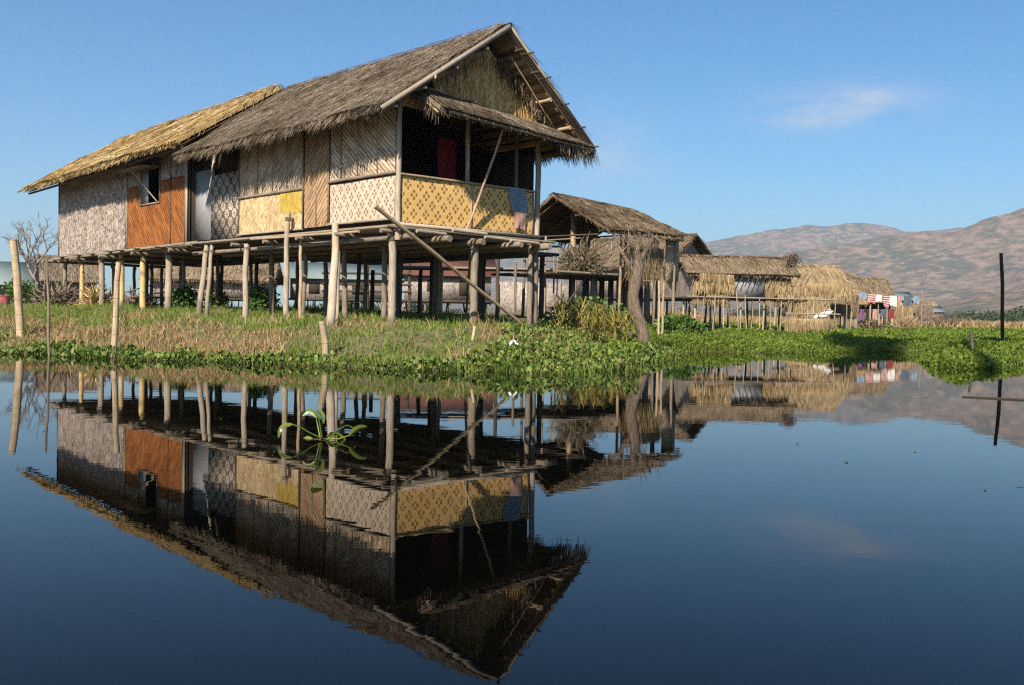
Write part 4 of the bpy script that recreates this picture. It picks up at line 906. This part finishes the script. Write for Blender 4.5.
m = hang(tp(624, 240), tp(655, 240), 60, (.15, .5), (.006, .016), .3, .5, seed=43); m.build('dry_vines', M['thatch2'], tr)
m = hang(tp(628, 262), tp(650, 258), 90, (.15, .6), (.006, .016), .22, .4, seed=42); m.build('dry_vines', M['twig'], tr)
# thin paired poles by the tree
for px, yt, yb in ((658, 281, 335), (663, 283, 333)):
    p = xy(px, yb, 31); stake('thin_pole', A(p[0], p[1], zg(p[0], p[1])-.2), at(px+1, yt, 31), .04, 'bamboo', 'thin pale bamboo pole standing in the plants just right of the dead tree', group='paired poles beside the dead tree')
# yellowing plants by the bank
def plant_mesh(seed):
    r = np.random.default_rng(seed); m = MB(); n = 26; h = r.uniform(.1, .8, n); an = r.uniform(0, 6.3, n)
    for k in range(2): m.pole((r.normal(0, .05), r.normal(0, .05), -.1), (r.normal(0, .1), r.normal(0, .1), .85), .014, .008, 5)
    P = np.stack([r.normal(0, .05, n), r.normal(0, .05, n), h], 1); D = unit(np.stack([np.cos(an), np.sin(an), r.uniform(.5, 1.6, n)], 1)); Sd = unit(np.cross(D, A(0, 0, 1)))
    m.blades(P, D, Sd, r.uniform(.4, .8, n), r.uniform(.022, .05, n), .1, np.stack([np.cos(an)*.6, np.sin(an)*.6, -1.0-.9*r.random(n)], 1)); return m
protos = []
for k in range(3):
    m = plant_mesh(60+k); o = m.build('leafy_plant', M['maize'], None); protos.append(o)
LAB = 'yellowing long leaved plant in the patch between the big house and the dead tree'
spots = [(560+i*4.2+random.uniform(-2, 2), 25.5+random.uniform(-1.6, 2.8)) for i in range(17)]
for i, (px, Y) in enumerate(spots):
    o = protos[i] if i < 3 else protos[i % 3].copy()
    if i >= 3: COL.objects.link(o)
    p = xy(px, 320, Y); o.location = (p[0], p[1], zg(p[0], p[1])); o.rotation_euler = (0, 0, random.uniform(0, 6)); s0 = random.uniform(.75, 1.1); o.scale = (s0, s0, s0)
    tag(o, LAB, 'plant', 'yellowing plants beside the big house')
# bushes
def bush(label, p, rad, n, lf, seed, mat='bush', name='bush', group=None):
    p = A(p[0], p[1], zg(p[0], p[1])); t = thing(name, label, 'bush', p, group); r = np.random.default_rng(seed)
    m, _ = twigs(p, A(*rad)*.7, 60, (.2, .5), (.012, .025), seed, .8); m.build('stems', M['twig'], t)
    u_ = unit(r.normal(0, 1, (n, 3)))*(r.random(n)**.4)[:, None]; lump = .65+.7*vnoise(u_[:, 0]*3+seed, u_[:, 2]*3+u_[:, 1]*2, seed)
    P = p+A(0, 0, rad[2]*.9)+u_*A(*rad)*lump[:, None]; P[:, 2] = np.maximum(P[:, 2], p[2]); D = unit(u_+r.normal(0, .8, (n, 3))); m = MB()
    m.leaves(P, D, unit(np.cross(D, r.normal(0, 1, (n, 3)))), r.uniform(*lf, n), r.uniform(*lf, n)*.7); m.build('leaves', M[mat], t)
bush('low green bush under the gap between the two big houses', xy(186, 300, 33), (.55, .5, .40), 900, (.07, .15), 71)
bush('bright green bush between the pale stilts under the big house', xy(262, 300, 29.5), (.42, .42, .38), 900, (.06, .14), 72)
bush('small green bush close behind the crossed pale stilts', xy(218, 303, 31.5), (.35, .35, .27), 500, (.06, .13), 73)
bush('dark green bush in front of the tin roofed huts at the far left', xy(22, 300, 50), (.9, .8, .65), 900, (.10, .2), 74)
bush('green bush behind the yellowing plants below the open shed', xy(585, 312, 31), (1.2, .7, .45), 1100, (.08, .18), 75)
bush('round green bush at the foot of the dead tree', xy(676, 322, 34), (1.0, .8, .45), 1000, (.08, .18), 76)
# village houses
RH = hut('house with a rusty red roof and pale plank walls seen behind the big house stilts', xy(404, 300, 52), (1, .10), 4.6, 4, 1.75, 3.2, 4.35, 'red_tin', ('white_mat', 'white_mat'), .35, .3, windows=((2.9, 2.0, .5, .8), (1.2, 2.2, .5, .6)))
hut('pale hut with a tin roof far behind the big house stilts', xy(290, 300, 64), (1, .05), 7, 4, 1.9, 3.35, 4.3, 'tin', ('white_mat', 'white_mat'), .4, .4, windows=((1.2, 2.2, .7, .7), (4, 2.2, .7, .7)))
hut('weathered hut with a thatch roof far behind the golden roofed house', xy(150, 300, 60), (1, .1), 7, 4, 1.75, 3.0, 4.0, 'thatch2', ('grey_mat', 'grey_mat'), nb=900)
hut('tin roofed hut at the far left edge behind the pale pole', xy(-24, 300, 62), (1, .35), 3.2, 4, 1.5, 2.7, 3.9, 'tin', ('wood', 'wood'), .6, .3)
hut('hut with a pale teal tin roof behind the bare tree', xy(16, 298, 66), (1, -.15), 3.0, 3.5, 1.6, 3.0, 4.1, 'tin', ('grey_mat', 'wood'), .6, .3)
hut('small brown thatched hut beside the bare tree at the far left', xy(46, 298, 58), (.9, .5), 2.6, 2.6, 1.5, 2.9, 4.0, 'thatch', ('wood', 'wood'), nb=900)
# gable house behind the dead tree
gp = at(698, 238, 52); ge = A(.74, -.67, 0); ge = unit(ge); gq = A(-ge[1], ge[0], 0)
hut('thatched house with its gable turned towards the meadow behind the long straw hut', gp*A(1, 1, 0)-ge*6.6-gq*2.25, (ge[0], ge[1]), 6.0, 4.5, 2.1, 3.9, 5.38, 'thatch2', ('white_mat', 'white_mat'), .45, .6, nb=4500)
# long hut over the meadow
lc = xy(692, 300, 48.5)
LHt, lw, le, lq = hut('long low hut with golden straw screens and grey boards on many thin stilts', lc, (1, .10), 5.0, 3.2, 2.12, 3.30, 4.12, 'thatch2', ('grey_mat', 'white_mat'), .28, .35, 4500, front=((0, .38, 'strawmat'), (.38, .74, 'greydoor'), (.74, 1, 'strawmat')), fr=60)
for i in range(22):
    s = -.3+i*.28; m = MB(); m.pole(lw(s, -.45, 2.7+random.uniform(-.1, .1)), lw(s+.42, -.22, 3.32), .022, .02, n=5); m.build('slanted_lath', M['darkwood'], LHt)
for (s, z, n, L) in ((.25, 3.2, 260, 1.7), (.1, 2.75, 300, 1.9), (.6, 2.2, 160, 1.1), (4.0, 2.65, 260, 1.6), (4.2, 2.25, 240, 1.5)):
    m = hang(lw(s, -.42, z), lw(s+L, -.42, z-.05), n, (.3, .6), (.03, .06), .05, .1, seed=int(s*10)); m.build('straw_fringe', M['strawmat'], LHt)
m = MB(); m.pole(lw(-.4, -.55, 2.08), lw(7.2, -.6, 2.05), .04, .04); m.build('rail', M['wood'], LHt)
m = MB(); m.pole(lw(4.5, -.7, 1.35), lw(7.3, -.7, 1.35), .03, .03); m.build('rail', M['pale'], LHt)
for i in range(20):
    s = -.3+i*.39+random.uniform(-.12, .12); p = lw(s, -.6+random.uniform(-.25, .4), 0); m = MB(); m.pole((p[0]+random.uniform(-.22, .22), p[1]-.1, zg(p[0], p[1])-.2), p+Zv*random.uniform(1.7, 2.5), .03, .025, n=5); m.build('front_post', M[random.choice(['pale', 'wood', 'bamboo', 'pale'])], LHt)
m = hang(lw(5.0, -.1, 4.25), lw(5.75, 1.6, 4.3), 260, (.2, .7), (.03, .07), .18, .6, seed=77); m.build('ragged_ridge', M['twig'], LHt)
# more houses along the shore, further and further away
hut('golden thatched hut beyond the long straw hut', xy(797, 300, 58), (1, .12), 2.9, 3, 2.0, 3.1, 4.3, 'strawroof', ('strawmat', 'up_grey'), .5, .3, 1800, front=((0, 1, 'strawmat'),))
hut('low brown thatched hut behind the washing line', xy(853, 300, 72), (1, .1), 2.9, 3.4, 1.9, 2.9, 4.25, 'thatch2', ('shade_black', 'grey_mat'), .6, .4, 1600)
hut('small tin roofed hut beyond the washing line', xy(899, 300, 84), (1, .1), 1.3, 2.4, 1.9, 3.1, 3.7, 'tin', ('grey_mat', 'grey_mat'), .3, .2)
hut('low white walled hut farthest along the shore', xy(928, 300, 110), (1, .1), 1.9, 2.4, 1.7, 2.5, 3.0, 'tin', ('white_mat', 'white_mat'), .3, .2)
hut('ragged straw lean to between the golden hut and the brown hut', xy(832, 303, 66), (1, .15), 2.0, 2, 1.8, 2.55, 3.35, 'strawroof', ('strawmat', 'twig'), .5, .2, 1100, cat='hut', name='straw_hut')
hut('grey thatched hut with a low eave past the brown thatched hut', xy(884, 303, 92), (1, .1), 2.2, 2.6, 1.9, 2.7, 3.9, 'thatch', ('grey_mat', 'shade_black'), .5, .3, 1000, cat='hut', name='straw_hut')
hut('small tan straw hut at the end of the row of huts', xy(914, 304, 100), (1, .1), 1.8, 2.2, 1.6, 2.3, 3.2, 'thatch2', ('strawmat', 'grey_mat'), .4, .2, 800, cat='hut', name='straw_hut')
for lb, px, py, Y, L, Wd, zf, ze, zr, rf, wl in (('brown thatched hut with a steep roof rising behind the golden hut', 828, 303, 78, 2.4, 2.6, 2.0, 3.2, 4.9, 'thatch2', 'grey_mat'), ('small dark thatched hut peeping between the washing and the end of the village', 905, 304, 118, 2.6, 2.6, 1.7, 2.9, 4.3, 'thatch', 'shade_black'), ('straw hut with pale mat walls beyond the small tin roofed hut', 921, 304, 128, 2.4, 2.6, 1.6, 2.6, 3.9, 'strawroof', 'white_mat')):
    hut(lb, xy(px, py, Y), (1, .1), L, Wd, zf, ze, zr, rf, (wl, wl), .5, .3, 1000, cat='hut', name='straw_hut')
# straw screens between the huts
def screen(label, x0, x1, yt, yb, Y, seed, mat='strawmat', n=500):
    p = at(x0, yb, Y); q = at(x1, yb, Y+.3); zt = hz_((x0+x1)/2, yt, Y); a = (q-p)*A(1, 1, 0); t = thing('straw_screen', label, 'screen', A(p[0], p[1], zg(p[0], p[1])))
    nrm = unit(A(a[1], -a[0], 0)); straw_panel(p, a, Zv*(zt-p[2]), nrm, n, seed=seed, w=(.03, .06)).build('straw', M[mat], t)
    for s in (.05, .95):
        b = p+a*s; m = MB(); m.pole((b[0], b[1], zg(b[0], b[1])-.2), A(b[0], b[1], zt+.1), .04, .035, n=6); m.build('post', M['wood'], t)
screen('golden straw screen under the eave of the hut beyond the long straw hut', 797, 850, 284, 297, 55.5, 1)
screen('pale straw screen hung below another straw screen beside the long straw hut', 787, 828, 297, 312, 54.5, 2)
screen('brown straw screen right of the pale hung straw screen', 830, 858, 295, 314, 57, 3, 'thatch2')
screen('low straw screen beyond the washing', 893, 912, 303, 321, 76, 4)
screen('grey brown brush screen at the end of the village', 912, 932, 305, 321, 90, 5, 'twig')
# mat box at the water meadow
p = at(803, 327, 47); q = at(835, 326, 48); a = (q-p)*A(1, 1, 0); nb_ = unit(A(-a[1], a[0], 0))
mbx = thing('straw_bin', 'low bin of golden straw matting at the edge of the green meadow', 'bin', A(p[0], p[1], zg(p[0], p[1])))
z0 = zg(p[0], p[1]); zt = hz_(818, 319, 47)
for pp, aa, nn in ((p, a, -nb_), (p+nb_*1.1, a, nb_), (p+nb_*.06, nb_*1.0, -unit(a)), (p+a+nb_*.06, nb_*1.0, unit(a))):
    straw_panel(A(pp[0], pp[1], z0), aa, Zv*(zt-z0), nn, 300, seed=9, w=(.03, .05)).build('side', M['strawmat'], mbx)
cloth('white_sheet', at(813, 316, 49), at(830, 309, 49.3)-at(813, 316, 49), at(817, 319, 48.6)-at(813, 316, 49), CL['white'], 'crumpled white sheet spread above the golden straw bin', 'sheet', seed=12, wave=.06)
for i in range(26):
    px = random.uniform(792, 905); Y = np.interp(px, [790, 905], [52, 74]); q = xy(px, 320, Y); m = MB(); m.pole((q[0]+random.uniform(-.15, .15), q[1], zg(q[0], q[1])-.2), (q[0], q[1], random.uniform(1.5, 2.5)), .035, .03, n=5)
    one('thin_pole', m, M[random.choice(['pale', 'wood', 'bamboo'])], 'thin upright pole among the straw huts along the meadow edge', 'pole', 'thin poles along the row of straw huts', origin=A(q[0], q[1], zg(q[0], q[1])))
# washing lines
wl = thing('washing_line', 'washing line strung between thin posts in front of the brown thatched hut', 'washing line', A(*xy(850, 300, 64)[:2], .6))
l0, l1 = at(852, 291, 64), at(922, 296, 66); m = MB(); m.tube([l0*(1-k/8)+l1*k/8-Zv*.12*math.sin(PI*k/8) for k in range(9)], .012, 5); m.build('line', M['rope'], wl)
for px, Y in ((852, 64), (888, 65), (922, 66)):
    q = xy(px, 300, Y); m = MB(); m.pole((q[0], q[1], zg(q[0], q[1])-.2), at(px, 289, Y), .045, .04); m.build('post', M['wood'], wl)
wash = [(859, 10, 'sky', 'pale blue cloth hanging near the left end of the washing line', .7), (868, 10, 'crimson', 'red and white striped cloth on the washing line', 1.0), (876, 8, 'white', 'white cloth between striped cloths on the washing line', .75), (884, 7, 'crimson', 'second red and white striped cloth on the washing line', 1.25), (890, 9, 'white', 'large white cloth in the middle of the washing line', 1.1), (898, 5, 'pink', 'narrow pink cloth on the washing line', .95), (904, 10, 'slate', 'dark slate cloth on the washing line', 1.1), (914, 7, 'sky', 'pale blue cloth near the right end of the washing line', .8)]
for i, (px, w_, cn, lb, h_) in enumerate(wash):
    k = (px-852)/70; Y = 64+2*k-.05; q = at(px, 291.4+4.6*k, Y); q[2] -= .12*math.sin(PI*k)
    cloth('hanging_cloth', q, A(w_*.8*Y/984, .04, 0), A(0, 0, -h_*.62), CL[cn], lb, 'laundry', 'washing on the upper line', seed=20+i, nu=6, nv=6)
wl2 = thing('washing_line', 'lower washing line with dark clothes above the meadow', 'washing line', A(*xy(842, 300, 60)[:2], .6))
l0, l1 = at(841, 309, 60), at(900, 309, 61.5); m = MB(); m.tube([l0, (l0+l1)/2-Zv*.05, l1], .012, 5); m.build('line', M['rope'], wl2)
for px, Y in ((841, 60), (870, 60.7), (900, 61.5)):
    q = xy(px, 300, Y); m = MB(); m.pole((q[0], q[1], zg(q[0], q[1])-.2), at(px, 306, Y), .04, .035); m.build('post', M['wood'], wl2)
low = [(846, 5, 'maroon', 'maroon cloth leftmost on the lower washing line', .7), (853, 5, 'dark', 'black cloth on the lower washing line', .8), (860, 5, 'purple', 'purple cloth on the lower washing line', .85), (866, 4, 'dark', 'narrow black cloth beside the purple one on the lower washing line', .9), (873, 6, 'pink', 'bright pink cloth on the lower washing line', .8), (881, 7, 'slate', 'grey cloth between pink and maroon on the lower washing line', .6), (889, 7, 'maroon', 'wide maroon cloth at the right of the lower washing line', .75)]
for i, (px, w_, cn, lb, h_) in enumerate(low):
    k = (px-841)/59; Y = 60+1.5*k-.05; q = at(px, 309.2, Y)
    cloth('hanging_cloth', q, A(w_*.8*Y/984, .03, 0), A(0, 0, -h_*.8), CL[cn], lb, 'laundry', 'washing on the lower line', seed=40+i, nu=5, nv=5)
# straw heaps and brush at the shore
def heap(label, p, rad, n, mat, seed, name='straw_heap', L=(.3, .7), w=(.03, .07)):
    z = zg(p[0], p[1]); m, r = twigs(A(p[0], p[1], z-.05), A(*rad), n, L, w, seed, .1); one(name, m, M[mat], label, name.split('_')[1], origin=A(p[0], p[1], z))
heap('tan straw heap in front of the washing line hut', xy(868, 318, 66), (1.2, .8, .55), 500, 'thatch2', 81)
heap('rounded straw heap under the right end of the washing line', xy(905, 320, 70), (1.1, .8, .8), 500, 'strawmat', 82)
heap('brown heap of dry brush at the end of the village', xy(942, 318, 95), (2.0, 1.2, 1.3), 700, 'twig', 83, 'brush_heap', (.4, 1.1))
heap('wide low heap of grey brush beyond the last hut', xy(962, 320, 110), (2.4, 1.2, 1.0), 700, 'twig', 84, 'brush_heap', (.4, 1.1))
heap('heap of broken brown branches at the left end of the golden roofed house', xy(58, 301, 37), (.9, .8, .75), 500, 'twig', 85, 'brush_heap')
heap('golden sheaf of straw under the golden roofed house', xy(97, 300, 35), (.35, .35, .6), 350, 'straw', 86, L=(.4, .8))
heap('dark heap of old timber and straw under the golden roofed house', xy(140, 300, 35.5), (1.3, .6, .5), 450, 'twig', 87, 'timber_heap')
for i, (px, y0, px2, y1) in enumerate(((113, 296, 150, 286), (128, 298, 170, 292), (118, 299, 165, 298))):
    m = MB(); p = at(px, y0, 34.2); q = at(px2, y1, 35); m.box(p, q-p, A(0, .2, .02), A(0, 0, .04)); one('old_plank', m, M['wood'], 'loose grey plank lying under the golden roofed house', 'plank', 'planks under the golden roofed house')
# mat fence and rail fence behind the stilts
mf = thing('mat_fence', 'pinkish grey woven fence behind the walkway posts', 'fence', A(*xy(500, 300, 47)[:2], .9))
p, q = at(498, 310, 47), at(575, 312, 48); a = (q-p)*A(1, 1, 0); m = MB(); m.box(A(p[0], p[1], .85), a, A(0, .04, 0), Zv*1.75); m.build('woven_mat', M['white_mat'], mf)
for k in range(6):
    b = p+a*k/5; m = MB(); m.pole((b[0], b[1]-.05, .6), (b[0], b[1]-.05, 2.8+random.uniform(-.3, .3)), .05, .045, n=6); m.build('post', M[random.choice(['wood', 'pale'])], mf)
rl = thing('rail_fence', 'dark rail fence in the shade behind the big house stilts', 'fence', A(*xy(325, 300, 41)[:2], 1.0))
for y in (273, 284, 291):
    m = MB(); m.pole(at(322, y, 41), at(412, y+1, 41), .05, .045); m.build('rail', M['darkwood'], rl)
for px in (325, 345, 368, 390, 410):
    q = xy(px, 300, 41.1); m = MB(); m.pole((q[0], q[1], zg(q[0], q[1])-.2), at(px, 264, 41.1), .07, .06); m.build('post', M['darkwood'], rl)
# bare tree at the far left
bt = at(36, 300, 54); bt[2] = zg(bt[0], bt[1]); t_ = thing('bare_tree', 'leafless grey tree with fine spreading branches at the far left', 'tree', bt)
mt_, mc = MB(), MB(); R_ = random.Random(5)
def grow(p, d, L, r, lev, mb):
    q = p+d*L; mid = (p+q)/2+A(R_.gauss(0, .04), R_.gauss(0, .04), 0)*L; mb.tube([p, mid, q], [r, r*.85, r*.7], 6 if lev < 2 else 4, caps=False)
    if lev >= 6: return
    for k in range(3 if lev in (0, 1, 3) else 2):
        dd = unit(d+A(R_.gauss(0, .5), R_.gauss(0, .4), R_.gauss(.12, .22))); grow(q, dd, L*R_.uniform(.62, .85), max(r*.64, .012), lev+1, mc)
grow(bt-Zv*.2, unit(A(.05, 0, 1)), 1.5, .13, 0, mt_); mt_.build('trunk', M['palegrey'], t_); mc.build('branches', M['palegrey'], t_)
m = MB(); p = at(4, 300, 48); z0 = zg(p[0], p[1]); m.tube([(p[0], p[1], z0), (p[0], p[1], z0+.28), (p[0], p[1], z0+.5)], [.22, .27, .29], 14); m.tube([(p[0], p[1], z0+.48), (p[0], p[1], z0+.52)], [.31, .31], 14); one('plastic_tub', m, cloth_mat('pink_plastic', (.40, .09, .12)), 'pink plastic tub on the ground at the far left edge', 'tub')
# scraps on the bank
m = MB(); p = at(514, 334, 17.4); r = np.random.default_rng(3); zz = zg(p[0], p[1])+.28
m.grid(lambda s, t: A(p[0]+(s-.5)*.11+.03*math.sin(7*t+2*s), p[1]+(t-.5)*.10, zz+.05*math.sin(5*s+1)*math.cos(6*t)), 6, 6); one('plastic_scrap', m, cloth_mat('scrap_white', (.8, .8, .78)), 'crumpled white plastic scrap caught on the plants of the bank', 'scrap')
# ================================================================ floating plant and leaf close to the camera
fc = wp(322, 440); YF = fc[1]
fp = thing('floating_plant', 'single water hyacinth plant with curled yellow green leaves floating on the dark water', 'plant', fc)
t = NT('fresh_leaf'); sxy = t.n('ShaderNodeSeparateXYZ'); t.put(sxy.inputs[0], t.uv); vn = t.math('FRACT', t.math('MULTIPLY', sxy.outputs[0], 9.))
c = t.mix(t.step(t.noise(t.obj, 9, 3), .4, .65), (.085, .13, .015), (.20, .23, .04)); c = t.mix(t.math('MULTIPLY', t.step(vn, .8, .95), .4), c, (.10, .18, .02)); M['fresh'] = t.done(c, .35, trans=.35, spec=.5)
def fpt(px, py, dy=0.): return at(px, py, YF+dy)
def stalk_leaf(sp, lp, width, dy=0., fold=.35):
    width *= .56
    pts = [fpt(x, y, d) for x, y, d in sp]; pts[0][2] = max(pts[0][2], .0)
    m = MB(); m.tube(pts, np.linspace(.007, .004, len(pts)), 7); m.build('stalk', M['fresh'], fp, smooth=True)
    sp2 = [fpt(x, y, d) for x, y, d in lp]; n = len(sp2); m = MB(); L = 12
    def cv(t):
        f = t*(n-1); i = min(int(f), n-2); k = f-i; p0, p1 = sp2[i], sp2[i+1]; pm = sp2[max(i-1, 0)]; pn = sp2[min(i+2, n-1)]
        return .5*((2*p0)+(p1-pm)*k+(2*pm-5*p0+4*p1-pn)*k*k+(3*p0-pm-3*p1+pn)*k**3)
    def fn(s, t):
        c_ = cv(s); tg = unit(cv(min(s+.05, 1))-cv(max(s-.05, 0))); sd = unit(np.cross(tg, A(0, -1, .25))+A(0, .8, .15)); nn = unit(np.cross(sd, tg))
        w_ = width*math.sin(PI*min(1, .06+s*.94))**.6; return c_+sd*(t-.5)*w_-nn*fold*w_*abs(t-.5)*1.2
    m.grid(fn, L, 6); o = m.build('leaf', M['fresh'], fp, smooth=True)
stalk_leaf([(321, 438, 0), (310, 433, -.03), (300, 427, -.06), (291, 424, -.08)], [(292, 424, -.08), (284, 425, -.1), (279, 430, -.12), (278, 438, -.13)], .085)
stalk_leaf([(320, 437, 0), (318, 427, .03), (316, 417, .05)], [(317, 417, .05), (313, 412, .06), (307, 411, .06), (302, 416, .05)], .075)
stalk_leaf([(322, 437, 0), (320, 425, -.02), (318, 413, -.02)], [(316, 411, -.02), (319, 412, -.04), (322, 416, -.06), (323, 424, -.07)], .085)
stalk_leaf([(326, 439, 0), (338, 439, -.03), (351, 435, -.05)], [(350, 436, -.05), (355, 431, -.06), (361, 428, -.07), (367, 427, -.08)], .09)
stalk_leaf([(326, 440, 0), (334, 441, .03)], [(327, 437, .03), (333, 434, .04), (340, 436, .05), (346, 441, .05)], .06)
stalk_leaf([(321, 440, 0), (312, 441, .05)], [(314, 440, .05), (308, 437, .07), (303, 439, .08), (299, 442, .09)], .05)
stalk_leaf([(330, 438, .02), (337, 430, .06), (344, 427, .08)], [(343, 427, .08), (347, 426, .08), (352, 428, .09), (356, 433, .09)], .03)
m = MB(); r = np.random.default_rng(8); n = 60; an = r.uniform(0, 6.3, n); m.blades(fc+np.stack([np.cos(an)*.03, np.sin(an)*.03, 0*an+.002], 1), unit(np.stack([np.cos(an), np.sin(an), .15*r.random(n)], 1)), np.stack([-np.sin(an), np.cos(an), 0*an], 1), r.uniform(.02, .06, n), .006); m.build('roots', M['twig'], fp)
p = wp(317, 487); m = MB(); m.grid(lambda s, t: A(p[0]+(s-.5)*.06, p[1]+(t-.5)*.16*math.sin(PI*min(1, .1+.85*s)), .006+.012*abs(t-.5)+.006*math.sin(3*s)), 8, 6); one('floating_leaf', m, M['fresh'], 'small yellow green leaf floating alone on the water', 'leaf', smooth=True)

# bits of weed drifting on the water
r = np.random.default_rng(91); n = 900; x = r.uniform(-16, 14, n); y = 1/r.uniform(1/26, 1/4.5, n); d = inland(x, y); k = (d < -.3) & (r.random(n) < np.where(d > -3.5, .5, .045)); x, y = x[k], y[k]; n = len(x); an = r.uniform(0, 6.3, n)
m = MB(); D = np.stack([np.cos(an), np.sin(an), .05+0*an], 1); m.leaves(np.stack([x, y, 0*x+.004], 1), D, np.stack([-np.sin(an), np.cos(an), 0*an], 1), r.uniform(.015, .06, n), r.uniform(.012, .035, n))
tag(m.build('drifting_weed', M['hya']), 'small scraps of weed drifting on the water near the bank', 'weed', kind='stuff')
# unseen tree, guessed and added behind the viewpoint; crown placed to shade the meadow
tt = thing('unseen_shade_tree', 'unseen very tall tree added to throw the two dark shadows on the meadow at the right', 'tree', A(-1, -10.3, 0))
m = MB(); m.tube([(-1, -10.3, -.6), (-1.1, -10.3, 12), (-.9, -10.4, 24), (-1, -10.3, 35)], [.45, .36, .26, .14], 10); m.tube([(-.95, -10.35, 30), (-2.4, -10.6, 35), (-3.4, -10.8, 38)], [.14, .1, .05], 6); m.tube([(-.95, -10.35, 31), (.2, -10, 35), (1.2, -9.8, 38)], [.14, .1, .05], 6); m.build('trunk', M['bark'], tt)
def shadow_of(px, py, Y, H): g = at(px, py, Y); tq = (H-g[2])/-LD[2]; return g-LD*tq
for px, py, Y, H, rad, n in ((862, 340, 34, 38, (1.5, 1.5, 2.6), 1500), (900, 340, 36, 37, (1.0, 1.2, 1.6), 700), (985, 333, 40, 39, (1.3, 1.5, 2.2), 1400), (1030, 335, 37, 38, (1.6, 1.6, 2.4), 1400)):
    c_ = shadow_of(px, py, Y, H); u_ = unit(r.normal(0, 1, (n, 3)))*(r.random(n)**.45)[:, None]; Dd = unit(r.normal(0, 1, (n, 3))); m = MB()
    m.leaves(c_+u_*A(*rad), Dd, unit(np.cross(Dd, r.normal(0, 1, (n, 3)))), r.uniform(.25, .45, n), r.uniform(.15, .28, n)); m.build('crown', M['bush'], tt)
